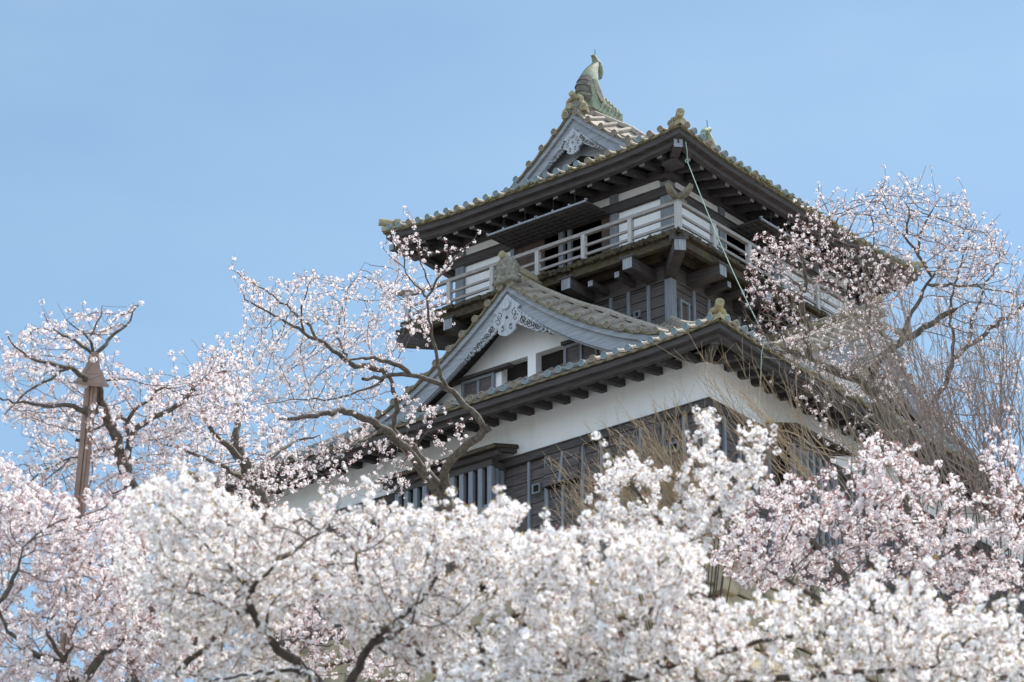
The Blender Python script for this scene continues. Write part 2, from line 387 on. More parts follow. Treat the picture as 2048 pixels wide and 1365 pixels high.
# lower rafters: cantilever arms over the plaster, spacing .59 (y = 2.62 + .59 k on face A)
rafters('A', -4, 23, 2.62 + 1.47, .593, lr, low, .52, 1.62, 1.03, 1.22, .17, .18)
rafters('B', -4, 26, 2.62 + 1.47, .593, lr, low, .52, 1.62, 1.03, 1.22, .17, .18)
mb = MB(); mb.bar((-.95, -.95, 1.08), (.2, .2, 1.22), .22, .22, 0, (0, 0, 1), 1); part('hip_rafter', mb, ('wood_dark', 'wood_end'), lr)
mb = MB(); mb.bar((-.95, LY + .95, 1.08), (.2, LY - .2, 1.22), .22, .22, 0, (0, 0, 1), 1); part('hip_rafter', mb, ('wood_dark', 'wood_end'), lr)

# ---- ground storey walls
mb = MB(); mb.box((0, 0, -.12), (LX, LY, 1.42)); part('plaster_band', mb, ('plaster',))
# planked lower wall: boards as real laps on the two faces that show
zt, zb = -.20, -3.6
mb = MB(); mb.box((.04, .04, zb), (LX - .04, LY - .04, zt), 1)
for face in 'AB':
    L = LY if face == 'A' else LX
    z = zb; 
    while z < zt - .02:
        h = rnd.uniform(.27, .36); z1 = min(z + h, zt); q = 0.0
        while q < L:
            ln = rnd.uniform(1.6, 3.2); q1 = min(L, q + ln); o0 = rnd.uniform(.0, .012)
            a, b_ = (.04 - .035 - o0), (.04 - .012 - o0)
            for (lo, hi, zz0, zz1) in ((q + .004, q1 - .004, z + .006, z1 - .004),):
                if face == 'A': mb.hexa([(a, lo, zz0), (.05, lo, zz0), (.05, hi, zz0), (a, hi, zz0), (b_, lo, zz1), (.05, lo, zz1), (.05, hi, zz1), (b_, hi, zz1)])
                else: mb.hexa([(lo, a, zz0), (hi, a, zz0), (hi, .05, zz0), (lo, .05, zz0), (lo, b_, zz1), (hi, b_, zz1), (hi, .05, zz1), (lo, .05, zz1)])
            q = q1
        z = z1
part('plank_wall', mb, ('wood_plank', 'wood_dark'))
mb = MB()
for a, b in (((-.13, -.13, -.20), (0, LY + .13, 0)), ((0, -.13, -.20), (LX + .13, 0, 0)), ((LX, 0, -.20), (LX + .13, LY + .13, 0)), ((0, LY, -.20), (LX, LY + .13, 0))): mb.box(a, b)
mb.box((-.16, -.16, -.005), (0, LY + .16, .03)); mb.box((0, -.16, -.005), (LX, 0, .03))
part('cap_beam', mb, ('wood_dark',))
for i, y in enumerate((.70, 1.35, 2.66, 3.30, 3.92, 4.55, 5.08, 5.66, 8.9, 9.5, 10.1, 10.7, 11.3, 12.0, 12.7, 13.4, 14.2)):
    mb = MB(); wd = .11 if i % 2 == 0 else .075; mb.box((-.065, y - wd / 2, zb), (.01, y + wd / 2, zt)); part('batten', mb, ('wood_batten',))
for x in (.65, 1.3, 1.95, 2.6, 5.7, 6.4, 7.0, 7.7, 8.4, 9.1, 9.8, 10.5):
    mb = MB(); mb.box((x - .05, -.065, zb), (x + .05, .01, zt)); part('batten', mb, ('wood_batten',))
mb = MB(); mb.box((-.09, -.09, zb), (.12, .12, zt)); part('corner_post', mb, ('wood_post',))
# loopholes: small framed square holes
def loophole(face, q, z, s_, plane=0.0):
    mb = MB(); f_ = (lambda w_, a, zz: (plane + w_, a, zz)) if face == 'A' else (lambda w_, a, zz: (a, plane + w_, zz))
    t = .035
    for (a0, a1, z0, z1) in ((q - s_, q + s_, z + s_ - t, z + s_), (q - s_, q + s_, z - s_, z - s_ + t), (q - s_, q - s_ + t, z - s_ + t, z + s_ - t), (q + s_ - t, q + s_, z - s_ + t, z + s_ - t)):
        mb.box(f_(-.09, a0, z0), f_(.02, a1, z1))
    mb.box(f_(-.035, q - s_ + t, z - s_ + t), f_(.015, q + s_ - t, z + s_ - t), 1)
    part('loophole', mb, ('wood_batten', 'dark_inside'))
loophole('A', 5.40, -1.02, .13); loophole('A', 3.10, -.78, .14); loophole('A', 1.0, -1.0, .13); loophole('B', 1.6, -1.0, .13)
# projecting panels (drop boxes)
for (y0, y1, z0) in ((3.95, 5.05, -1.12), (1.4, 2.6, -1.75)):
    mb = MB(); mb.hexa([(-.24, y0, z0), (.0, y0, z0), (.0, y1, z0), (-.24, y1, z0), (-.10, y0, -.21), (.0, y0, -.21), (.0, y1, -.21), (-.10, y1, -.21)])
    mb.box((-.21, y0 + .06, z0 - .02), (-.02, y1 - .06, z0 + .03), 1)
    ym = (y0 + y1) / 2
    mb.hexa([(-.265, ym - .04, z0), (-.2, ym - .04, z0), (-.2, ym + .04, z0), (-.265, ym + .04, z0), (-.125, ym - .04, -.22), (-.08, ym - .04, -.22), (-.08, ym + .04, -.22), (-.125, ym + .04, -.22)], 2)
    for zz in (z0 + .33, z0 + .66):
        t = (zz - z0) / (-.21 - z0); xx = -.24 + .14 * t
        mb.box((xx - .012, y0 + .01, zz - .006), (xx + .05, y1 - .01, zz + .006), 1)
    part('drop_box', mb, ('wood_plank', 'dark_inside', 'wood_batten'))
# latticed bay window with its board roof
bay = empty('bay_window', (0, 0, 0)); bay.parent = castle
y0, y1, xf, zt2 = 6.44, 9.72, -.62, -.10
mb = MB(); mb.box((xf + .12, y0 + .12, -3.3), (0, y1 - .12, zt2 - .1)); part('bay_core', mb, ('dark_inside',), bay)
ys_ = list(np.linspace(y0 + .07, y1 - .07, 11))
for y in ys_:
    mb = MB(); mb.box((xf, y - .07, -3.3), (xf + .13, y + .07, zt2 - .18)); part('lattice_bar', mb, ('wood_batten',), bay)
for x in (-.36, -.14):
    mb = MB(); mb.box((x - .07, y0 + .01, -3.3), (x + .07, y0 + .10, zt2 - .18)); part('lattice_bar', mb, ('wood_batten',), bay)
mb = MB(); mb.box((xf + .05, y0 + .14, -1.42), (xf + .11, y1 - .14, -1.30)); part('lattice_rail', mb, ('wood_batten',), bay)
mb = MB(); mb.box((xf - .02, y0 - .02, zt2 - .18), (.0, y1 + .02, zt2 - .01)); part('bay_beam', mb, ('wood_dark',), bay)
mb = MB(); a, b = y0 - .42, y1 + .42
mb.hexa([(xf - .36, a, .02), (.03, a, .30), (.03, b, .30), (xf - .36, b, .02), (xf - .37, a, .09), (.03, a, .37), (.03, b, .37), (xf - .37, b, .09)], 0)
for k in range(9):
    yy = a + (b - a) * (k + .5) / 9; mb.bar((xf - .36, yy, .112), (.02, yy, .388), (b - a) / 9 * rnd.uniform(.82, .95), .035, 0)
mb.bar((xf - .1, a + .12, .06), (-.02, a + .12, .24), .12, .14, 1); mb.bar((xf - .1, b - .12, .06), (-.02, b - .12, .24), .12, .14, 1)
mb.box((xf - .14, a + .1, -.09), (xf + .02, b - .1, .055), 1)
part('bay_roof', mb, ('wood_moss', 'wood_dark'), bay)
# a second small board roof over a window on the other face
bay2 = empty('bay_window', (0, 0, 0)); bay2.parent = castle
x0, x1, yf = 2.95, 4.85, -.55
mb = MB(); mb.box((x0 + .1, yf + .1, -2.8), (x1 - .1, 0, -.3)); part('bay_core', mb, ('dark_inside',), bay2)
for x in np.linspace(x0 + .06, x1 - .06, 7):
    mb = MB(); mb.box((x - .06, yf, -2.8), (x + .06, yf + .11, -.32)); part('lattice_bar', mb, ('wood_batten',), bay2)
mb = MB(); a, b = x0 - .4, x1 + .4
mb.hexa([(a, yf - .4, -.06), (b, yf - .4, -.06), (b, .03, .22), (a, .03, .22), (a, yf - .41, .01), (b, yf - .41, .01), (b, .03, .29), (a, .03, .29)])
mb.box((x0, yf - .02, -.32), (x1, .0, -.10), 1)
part('bay_roof', mb, ('wood_moss', 'wood_dark'), bay2)

# ---- second storey (planked) and third storey walls
U0 = 3.74; UX1, UY1 = LX - U0, LY - U0
mb = MB(); mb.box((U0 + .03, U0 + .03, 3.6), (UX1 - .03, UY1 - .03, 6.5), 1)
for face in 'AB':
    L0, L1 = (U0, UY1) if face == 'A' else (U0, UX1)
    z = 3.9
    while z < 5.85:
        z1 = min(z + rnd.uniform(.26, .34), 5.86); q = L0
        while q < L1:
            q1 = min(L1, q + rnd.uniform(1.2, 2.6)); o0 = rnd.uniform(0, .01)
            a, b_ = U0 - .02 - o0, U0 + .01 - o0
            if face == 'A': mb.hexa([(a, q, z + .006), (U0 + .05, q, z + .006), (U0 + .05, q1 - .005, z + .006), (a, q1 - .005, z + .006), (b_, q, z1 - .003), (U0 + .05, q, z1 - .003), (U0 + .05, q1 - .005, z1 - .003), (b_, q1 - .005, z1 - .003)])
            else: mb.hexa([(q, a, z + .006), (q1 - .005, a, z + .006), (q1 - .005, U0 + .05, z + .006), (q, U0 + .05, z + .006), (q, b_, z1 - .003), (q1 - .005, b_, z1 - .003), (q1 - .005, U0 + .05, z1 - .003), (q, U0 + .05, z1 - .003)])
            q = q1
        z = z1
mb.box((U0 - .05, U0 - .05, 5.86), (U0 + .04, UY1 + .05, 6.3)); mb.box((U0 + .04, U0 - .05, 5.86), (UX1 + .05, U0 + .04, 6.3))
part('second_storey_wall', mb, ('wood_plank', 'wood_dark'))
for y in (4.45, 5.13, 5.73, 6.4, 7.1, 7.8, 8.5, 9.2, 9.9, 10.6):
    mb = MB(); mb.box((U0 - .07, y - .05, 3.9), (U0, y + .05, 5.855)); part('batten', mb, ('wood_batten',))
for x in (4.75, 5.45, 6.2, 6.9, 7.6, 8.4, 9.2, 10.0, 10.8, 11.6):
    mb = MB(); mb.box((x - .05, U0 - .07, 3.9), (x + .05, U0, 5.855)); part('batten', mb, ('wood_batten',))
mb = MB(); mb.box((U0 - .09, U0 - .09, 3.9), (U0 + .14, U0 + .14, 5.857)); part('corner_post', mb, ('wood_batten',))
mb = MB(); mb.box((U0 - .09, UY1 - .14, 3.9), (U0 + .14, UY1 + .09, 5.857)); part('corner_post', mb, ('wood_batten',))
loophole('A', 4.84, 5.10, .10, U0)
mb = MB(); # small door frame on the right-hand face
mb.box((4.05, U0 - .1, 4.1), (4.12, U0, 5.3)); mb.box((4.42, U0 - .1, 4.1), (4.49, U0, 5.3)); mb.box((4.05, U0 - .1, 5.3), (4.49, U0, 5.37)); mb.box((4.12, U0 - .03, 4.1), (4.42, U0, 5.3), 1)
part('window_frame', mb, ('wood_batten', 'wood_inside'))

T0 = 3.80; TX1, TY1 = LX - T0, LY - T0; zf = 6.62
mb = MB()   # plaster panels of the top floor; face A is open between y 5.76 and 9.17
mb.box((T0, T0, zf), (T0 + .14, 5.62, 9.3)); mb.box((T0, 9.3, zf), (T0 + .14, TY1, 9.3)); mb.box((T0, 5.62, 8.55), (T0 + .14, 9.3, 9.3))
mb.box((T0 + .14, T0, zf), (6.55, T0 + .14, 9.3)); mb.box((6.55, T0, 8.62), (8.75, T0 + .14, 9.3)); mb.box((8.75, T0, zf), (TX1, T0 + .14, 9.3))
mb.box((T0 + .14, TY1 - .14, zf), (TX1, TY1, 9.3)); mb.box((TX1 - .14, T0 + .14, zf), (TX1, TY1 - .14, 9.3))
part('plaster_wall', mb, ('plaster',))
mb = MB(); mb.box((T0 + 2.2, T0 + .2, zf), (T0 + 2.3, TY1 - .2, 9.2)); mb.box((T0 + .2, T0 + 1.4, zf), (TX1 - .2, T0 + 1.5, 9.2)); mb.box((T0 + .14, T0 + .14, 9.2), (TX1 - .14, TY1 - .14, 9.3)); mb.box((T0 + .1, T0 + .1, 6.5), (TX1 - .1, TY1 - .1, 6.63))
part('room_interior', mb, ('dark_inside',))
for y0_, y1_ in ((8.15, 9.17), (5.76, 6.12)):
    mb = MB(); mb.box((T0 + .02, y0_, zf + .01), (T0 + .07, y1_, 8.5)); part('sliding_panel', mb, ('wood_inside',))
for y in list(np.arange(5.95, 9.2, .22)):
    mb = MB(); mb.box((T0 - .06, y - .025, zf), (T0 + .0, y + .025, zf + .40)); part('baluster', mb, ('wood_rail',))
mb = MB(); mb.box((T0 - .07, 5.76, zf + .40), (T0 + .0, 9.17, zf + .46)); part('low_rail', mb, ('wood_rail',))
def tpost(x0, y0, x1, y1, m='wood_batten'):
    mb = MB(); mb.box((x0, y0, zf), (x1, y1, 9.28)); part('post', mb, (m,))
tpost(T0 - .10, T0 - .10, T0 + .20, T0 + .20)
tpost(T0 - .07, 5.50, T0 + .05, 5.76); tpost(T0 - .07, 7.41, T0 + .05, 7.57); tpost(T0 - .05, 7.15, T0 + .05, 7.27); tpost(T0 - .07, 9.17, T0 + .05, 9.30); tpost(T0 - .10, TY1 - .2, T0 + .2, TY1 + .10)
for x in (6.16, 8.75, 10.9): tpost(x, T0 - .07, x + .26, T0 + .05)
mb = MB(); e = .15
for z0, z1, m in ((8.43, 8.65, 0),):
    mb.box((T0 - e, T0 - e, z0), (T0, TY1 + .22, z1)); mb.box((T0, T0 - e, z0), (TX1 + .22, T0, z1))
    mb.box((T0 - e - .03, T0 - e - .03, z1), (T0 - .001, TY1 + .22, z1 + .03)); mb.box((T0 - .001, T0 - e - .03, z1), (TX1 + .2, T0 - .001, z1 + .03))
part('head_beam', mb, ('wood_dark',))
mb = MB(); mb.box((T0 - .12, T0 - .12, 9.02), (T0 - .001, TY1 + .12, 9.29)); mb.box((T0 - .001, T0 - .12, 9.02), (TX1 + .12, T0 - .001, 9.29))
mb.box((T0 - .11, T0 + .3, zf), (T0 - .001, 5.5, zf + .2)); mb.box((T0 - .11, 9.3, zf), (T0 - .001, TY1 - .2, zf + .2)); mb.box((T0 + .3, T0 - .11, zf), (TX1, T0 - .001, zf + .2))
part('wall_beam', mb, ('wood_dark',))
# propped-open shutters
def awning(face, qa, qb, panels):
    aw = empty('awning_shutter', (0, 0, 0)); aw.parent = castle
    f_ = (lambda w_, q, z: np.array([T0 + w_, q, z])) if face == 'A' else (lambda w_, q, z: np.array([q, T0 + w_, z]))
    n_ = panels; L = (qb - qa) / n_
    for i in range(n_):
        a, b = qa + i * L + .012, qa + (i + 1) * L - .012
        mb = MB(); W0, W1, Z0, Z1 = -.16, -1.20, 8.44, 8.40
        mb.hexa([f_(W1, a, Z1), f_(W0, a, Z0), f_(W0, b, Z0), f_(W1, b, Z1), f_(W1, a, Z1 + .03), f_(W0, a, Z0 + .03), f_(W0, b, Z0 + .03), f_(W1, b, Z1 + .03)], 0)
        for k in range(9):
            q = a + (b - a) * k / 8; mb.bar(f_(W1 + .02, q, Z1 - .01), f_(W0, q, Z0 - .01), .04, .03, 0)
        for k in range(5):
            w_ = W1 + (W0 - W1) * (k + .5) / 5; zz = Z1 + (Z0 - Z1) * (k + .5) / 5; mb.bar(f_(w_, a, zz - .018), f_(w_, b, zz - .018), .03, .04, 0)
        mb.bar(f_(W1 - .02, a, Z1 + .01), f_(W1 - .02, b, Z1 + .01), .05, .045, 1)
        for k in range(4):
            mb.bar(f_(W1 - .05, a + (b - a) * (k / 3), Z1 + .06), f_(W1 + .02, a + (b - a) * (k / 3), Z1 + .06), .06, .04, 1)
        part('shutter_panel', mb, ('wood_dark', 'wood_silver'), aw)
        for k in (.28, .72):
            mb = MB(); mb.tube([f_(W1 + .12, a + (b - a) * k, Z1), f_(W1 + .12, a + (b - a) * k, 9.1)], .008, 4); part('hanging_wire', mb, ('wire',), aw)
awning('A', 5.70, 9.22, 2); awning('B', 6.5, 9.0, 1)

# ---- balcony
bal = empty('balcony', (0, 0, 0)); bal.parent = castle
B0 = 2.62; BX1, BY1 = LX - B0, LY - B0
mb = MB()
for (a, b) in (((B0, B0), (T0, BY1)), ((T0, B0), (BX1, T0)), ((T0, BY1 - (T0 - B0)), (BX1, BY1)), ((BX1 - (T0 - B0), T0), (BX1, BY1 - (T0 - B0)))):
    mb.box((a[0], a[1], 6.53), (b[0], b[1], 6.62))
# ragged board ends along both visible edges
q = B0 + .1
while q < BY1:
    q1 = q + rnd.uniform(.1, .24); o_ = rnd.uniform(.0, .07); mb.box((B0 - o_ - .02, q, 6.50 + rnd.uniform(0, .03)), (B0 + .3, q1 - .008, 6.615 + rnd.uniform(.008, .03))); q = q1
q = B0 + .1
while q < BX1:
    q1 = q + rnd.uniform(.1, .24); o_ = rnd.uniform(.0, .07); mb.box((q, B0 - o_ - .02, 6.50 + rnd.uniform(0, .03)), (q1 - .008, B0 + .3, 6.615 + rnd.uniform(.008, .03))); q = q1
part('deck', mb, ('wood_moss',), bal)
mb = MB()
mb.bar((B0 + .16, B0 - .12, 6.40), (B0 + .16, BY1 + .12, 6.40), .16, .24, 0, (0, 0, 1), 1); mb.bar((B0 - .12, B0 + .16, 6.36), (BX1 + .12, B0 + .16, 6.36), .16, .22, 0, (0, 0, 1), 1)
mb.bar((B0 + .8, T0, 6.42), (B0 + .8, BY1, 6.42), .12, .18); mb.bar((T0, B0 + .8, 6.42), (BX1, B0 + .8, 6.42), .12, .18)
part('edge_beam', mb, ('wood_moss', 'wood_dark'), bal)
def bracket(p, q, s_, capped):
    mb = MB(); p = np.array(p, float); q = np.array(q, float); d = (q - p) / np.linalg.norm(q - p); sd = np.array([-d[1], d[0], 0])
    mb.bar(p, q, s_, s_ * 1.05, 0, (0, 0, 1), 1)
    if capped:
        c = p + d * .05 + np.array([0, 0, s_ * .525 + .025]); mb.bar(c - sd * (s_ * .75), c + sd * (s_ * .75), .16, .05, 0)
        for k in (-.6, 0, .6): mb.bar(c + sd * s_ * k - d * .08 + np.array([0, 0, .03]), c + sd * s_ * k + d * .08 + np.array([0, 0, .03]), .05, .03, 0)
    part('bracket', mb, ('wood_dark', 'wood_end'), bal)
for y in (4.32, 6.42, 8.52, 10.62): bracket((B0 - .06, y, 6.08), (U0, y, 6.06), .31, True)
for y in (4.95, 5.85, 7.1, 7.9, 9.1, 9.95): bracket((B0 + .30, y, 6.06), (U0, y, 6.04), .16, False)
for x in (4.55, 6.75, 8.95, 11.15): bracket((x, B0 - .06, 6.08), (x, U0, 6.06), .31, True)
for x in (5.35, 6.0, 7.5, 8.2): bracket((x, B0 + .30, 6.06), (x, U0, 6.04), .16, False)
bracket((B0 - .10, B0 - .10, 6.08), (U0 + .1, U0 + .1, 6.06), .31, True); bracket((B0 - .10, BY1 + .10, 6.08), (U0 + .1, UY1 - .1, 6.06), .31, True)
# railings
Rr = B0 + .06
def rail(face):
    f_ = (lambda w_, q, z: (Rr + w_, q, z)) if face == 'A' else (lambda w_, q, z: (q, Rr + w_, z))
    L1 = BY1 - .06 if face == 'A' else BX1 - .06
    mb = MB(); mb.bar(f_(0, Rr - .05, 7.47), f_(0, L1 + .05, 7.47), .12, .10); part('top_rail', mb, ('wood_rail',), bal)
    for z, h in ((7.10, .07), (6.83, .075)):
        mb = MB(); mb.bar(f_(0, Rr, z), f_(0, L1, z), .06, h); part('side_rail', mb, ('wood_rail',), bal)
    qs = [4.27, 5.87, 7.48, 9.09, 10.66, 12.2] if face == 'A' else [4.30, 5.98, 7.66, 9.34, 11.02, 12.7]
    for q in qs:
        mb = MB(); a = f_(-.065, q - .065, 6.62); b = f_(.065, q + .065, 7.42); mb.box(a, b); part('rail_post', mb, ('wood_post',), bal)
    # upturned tip beyond the corner
    mb = MB()
    pts = [(Rr + .35, 7.515), (Rr + .05, 7.52), (Rr - .20, 7.55), (Rr - .36, 7.64), (Rr - .43, 7.73)]
    secs = []
    for (q, z), hh, ww in zip(pts, (.06, .12, .16, .16, .13), (.13, .15, .17, .18, .17)):
        secs.append([f_(-ww / 2, q, z), f_(ww / 2, q, z), f_(ww / 2, q - .04, z + hh), f_(-ww / 2, q - .04, z + hh)])
    mb.strip(secs, 0); part('rail_tip', mb, ('wood_tip',), bal)
    Le = L1 + Rr; mb = MB(); mb.strip([[(p[0], Le - p[1], p[2]) if face == 'A' else (Le - p[0], p[1], p[2]) for p in q_] for q_ in secs], 0); part('rail_tip', mb, ('wood_tip',), bal)
rail('A'); rail('B')
mb = MB(); mb.box((Rr - .075, Rr - .075, 6.62), (Rr + .075, Rr + .075, 7.45)); part('rail_post', mb, ('wood_post',), bal)

# ---- upper roof
zu = lambda d: 9.33 + .28 * d + .0625 * d * d
E0 = 2.23; GX = 4.30
def up_d(side, q, m):
    if side in 'AC': return min(2.5, m)
    return m if m < GX - E0 else 5.27
upr = Skirt(E0, LX - E0, E0, LY - E0, 5.27, zu, .22, up_d)
ur = empty('upper_roof', (0, 0, 0)); ur.parent = castle
upr.tiles(ur)
for cx, cy, sx, sy in ((E0, E0, 1, 1), (E0, LY - E0, 1, -1), (LX - E0, E0, -1, 1), (LX - E0, LY - E0, -1, -1)):
    upr.corner(cx, cy, sx, sy, ur, .10, 9.80, 2.3)
for side in 'ABCD':
    mb = MB(); upr.sweep(mb, side, .05, .21, -.27, -.115); upr.sweep(mb, side, .22, .40, -.42, -.25, 0)
    part('eave_board', mb, ('wood_dark',), ur)
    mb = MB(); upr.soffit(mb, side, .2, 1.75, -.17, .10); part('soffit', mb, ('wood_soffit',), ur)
rafters('A', -2, 15, 4.47 - E0, .60, ur, upr, .46, 1.62, 8.97, 9.22, .17, .17)
rafters('B', -2, 17, 4.47 - E0, .60, ur, upr, .46, 1.62, 8.97, 9.22, .17, .17)
for cx, cy, sx, sy in ((E0, E0, 1, 1), (E0, LY - E0, 1, -1)):
    mb = MB(); mb.bar((cx + sx * .24, cy + sy * .24, 9.10), (cx + sx * 1.75, cy + sy * 1.75, 9.16), .24, .24, 0, (0, 0, 1), 1)
    for k in (.9, 1.5):   # block crossing under the hip rafter
        mb.box((cx + sx * k - .22, cy + sy * k - .22, 8.86), (cx + sx * k + .22, cy + sy * k + .22, 8.99))
    part('hip_rafter', mb, ('wood_dark', 'wood_silver'), ur)

# ---- gables
def spiral(c, r, turns, n=26, flip=1, start=0.):
    return [(c[0] + flip * r * (1 - t) * math.cos(start + turns * 2 * math.pi * t), c[1] + r * (1 - t) * math.sin(start + turns * 2 * math.pi * t)) for t in np.linspace(0, .88, n)]
def gable(parent, Mf, H, zz, Wd, rows, wall_w, board_h, pend_s, ridge_h, wall_poly_base, rs0=.25, rs1=1.0, rsp=.57, pdz=.10):
    """Mf(u, w, z): u across, w inwards; roof height zz(h)"""
    M3 = lambda u, w_, z: np.array(Mf(u, w_, z), float)
    ov = (M3(0, -1, 0) - M3(0, 0, 0))
    hs = np.linspace(0, H, 15)
    rise = lambda h: rs1 * float(np.interp(h / H, (0, .17, .47, .70, .93), (.25, .37, .5, .33, .01)))        # the roof edge rolls down towards the rake
    srf = lambda h, w_: zz(h) + rise(h) * min(1.0, max(0.0, (w_ + .02) / .76))
    for sg in (1, -1):
        mb = MB()
        ws = [-.02, .2, .45, .74, Wd]
        mb.strip([[M3(sg * h, w_, srf(h, w_)) for w_ in ws] for h in hs], 0, False, False)
        edge = [H * i / 59 for i in range(60)]
        mb.strip([[M3(sg * h, -.02, zz(h)), M3(sg * h, -.02, zz(h) - .075), M3(sg * h, .12, zz(h) - .085)] for h in edge], 5, False, False)
        h = .16; sp = rsp
        while h < H - .02:
            sl = (zz(h + .01) - zz(h - .01)) / .02; n = np.array([-sl * sg, 1.0]); n /= np.linalg.norm(n)
            upv = M3(n[0], 0, n[1]) - M3(0, 0, 0)
            half_tube(mb, [M3(sg * h + n[0] * .02, w_, srf(h, w_) + n[1] * .02) for w_ in (-.07, .0, .2, .45, .72)], .095 * rnd.uniform(.94, 1.05), upv, 6 if rnd.random() < .45 else 0)
            cap(mb, M3(sg * h + n[0] * .025, -.075, zz(h) + n[1] * .025), ov, .103, rnd.random() < .12)
            h2 = h + sp / math.sqrt(1 + sl * sl)
            if h2 < H:
                sec = []; top = []
                for t in np.linspace(0, 1, 9):
                    hh = h + (h2 - h) * t; bow = .05 - .075 * math.sin(math.pi * t ** 1.4)
                    sec.append([M3(sg * hh, -.045, zz(hh) + bow), M3(sg * hh, -.045, zz(hh) + bow - .07), M3(sg * hh, .05, zz(hh) - .09)])
                    top.append([M3(sg * hh, w_, srf(hh, w_) + bow * .9 + .004) for w_ in (-.045, .2, .45, .74)])
                mb.strip(sec, 5, False, False); mb.strip(top, 6 if rnd.random() < .45 else 0, False, False)
            h = h2
        half_tube(mb, [M3(sg * h_, .78, srf(h_, .78) + .05) for h_ in np.linspace(.12, H, 20)], .115)
        w_ = 1.14
        while w_ < Wd - .1 and rows:
            half_tube(mb, [M3(sg * h_, w_, srf(h_, w_) + .012) for h_ in np.linspace(.15, H, 16)], .078); w_ += .36
        part('gable_slope', mb, ('tile', 'cap_blue', 'cap_blue_in', 'cap_tan', 'cap_tan_in', 'tile_moss', 'tile_b'), parent)
        # bargeboards: thin upper strip and broad main board
        mb = MB()
        mb.strip([[M3(sg * h_, .03, zz(h_) - .085), M3(sg * h_, .13, zz(h_) - .085), M3(sg * h_, .13, zz(h_) - .25), M3(sg * h_, .03, zz(h_) - .25)] for h_ in hs], 0)
        part('bargeboard', mb, ('wood_silver',), parent)
        mb = MB()
        bh = lambda h_: board_h * (1.0 + .12 * h_ / H)
        mb.strip([[M3(sg * h_, .12, zz(h_) - .251), M3(sg * h_, .22, zz(h_) - .251), M3(sg * h_, .22, zz(h_) - .25 - bh(h_)), M3(sg * h_, .12, zz(h_) - .25 - bh(h_))] for h_ in hs], 0)
        mb.strip([[M3(sg * h_, .105, zz(h_) - .20 - bh(h_)), M3(sg * h_, .118, zz(h_) - .20 - bh(h_)), M3(sg * h_, .118, zz(h_) - .222 - bh(h_)), M3(sg * h_, .105, zz(h_) - .222 - bh(h_))] for h_ in hs], 1)
        part('bargeboard', mb, ('wood_silver', 'groove_shade'), parent)
        # soffit between bargeboard and wall
        mb = MB(); mb.strip([[M3(sg * h_, .2, zz(h_) - .28), M3(sg * h_, wall_w + .05, zz(h_) - .28)] for h_ in hs], 0, False, False)
        part('soffit', mb, ('wood_dark',), parent)
    # ridge: stacked courses and a round top tile
    mb = MB(); z0 = zz(0) + rs0 * .5; a, b = .22, Wd
    for k, (wd, zl_, zh) in enumerate(((.34, -.06, .12), (.30, .12, .12 + ridge_h * .5), (.36, .12 + ridge_h * .5, .15 + ridge_h * .5), (.28, .15 + ridge_h * .5, .12 + ridge_h))):
        p = [M3(-wd / 2, a, z0 + zl_), M3(wd / 2, a, z0 + zl_), M3(wd / 2, b, z0 + zl_), M3(-wd / 2, b, z0 + zl_), M3(-wd / 2, a, z0 + zh), M3(wd / 2, a, z0 + zh), M3(wd / 2, b, z0 + zh), M3(-wd / 2, b, z0 + zh)]
        mb.hexa(p, k % 2)
    mb.tube([M3(0, a, z0 + .16 + ridge_h), M3(0, b, z0 + .16 + ridge_h)], .10, 10, 0)
    part('ridge', mb, ('tile', 'ridge_ochre'), parent)
    # pendant board with scrolls
    s_ = pend_s; zp = zz(0) - .25 - board_h + pdz
    half = [(.0, .26), (.12, .14), (.34, -.08), (.50, -.22), (.42, -.27), (.37, -.34), (.45, -.42), (.53, -.52), (.54, -.63), (.47, -.73), (.35, -.78), (.31, -.85), (.34, -.91), (.28, -.99), (.15, -1.06), (.0, -1.10)]
    outl = [(a * s_, b * s_) for a, b in half] + [(-a * s_, b * s_) for a, b in half[-2:0:-1]]
    mb = MB(); mb.prism(outl, lambda u, z, d: M3(u, d, zp + z), .03, .105, 0, 0)
    disc = [(.15 * s_ * math.cos(t), (-.10 + .15 * math.sin(t)) * s_) for t in np.linspace(0, 2 * math.pi, 20, endpoint=False)]
    mb.prism(disc, lambda u, z, d: M3(u, d, zp + z), -.045, .03, 0, 0)
    mb.prism([(.055 * s_ * math.cos(t), (-.50 + .055 * math.sin(t)) * s_) for t in np.linspace(0, 2 * math.pi, 6, endpoint=False)], lambda u, z, d: M3(u, d, zp + z), .022, .03, 1, 1)
    for sx in (1, -1):
        for c, r, tr, st in (((.30, -.40), .13, 1.2, 1.4), ((.34, -.60), .12, 1.15, .6), ((.17, -.87), .09, 1.1, 1.2), ((.15, -.74), .05, .9, 3.0)):
            mb.tube([M3(sx * a * s_, .028, zp + b * s_) for a, b in spiral(c, r, tr, 22, 1, st)], .013 * s_, 4, 1)
    part('gable_pendant', mb, ('wood_carved', 'groove_shade'), parent)
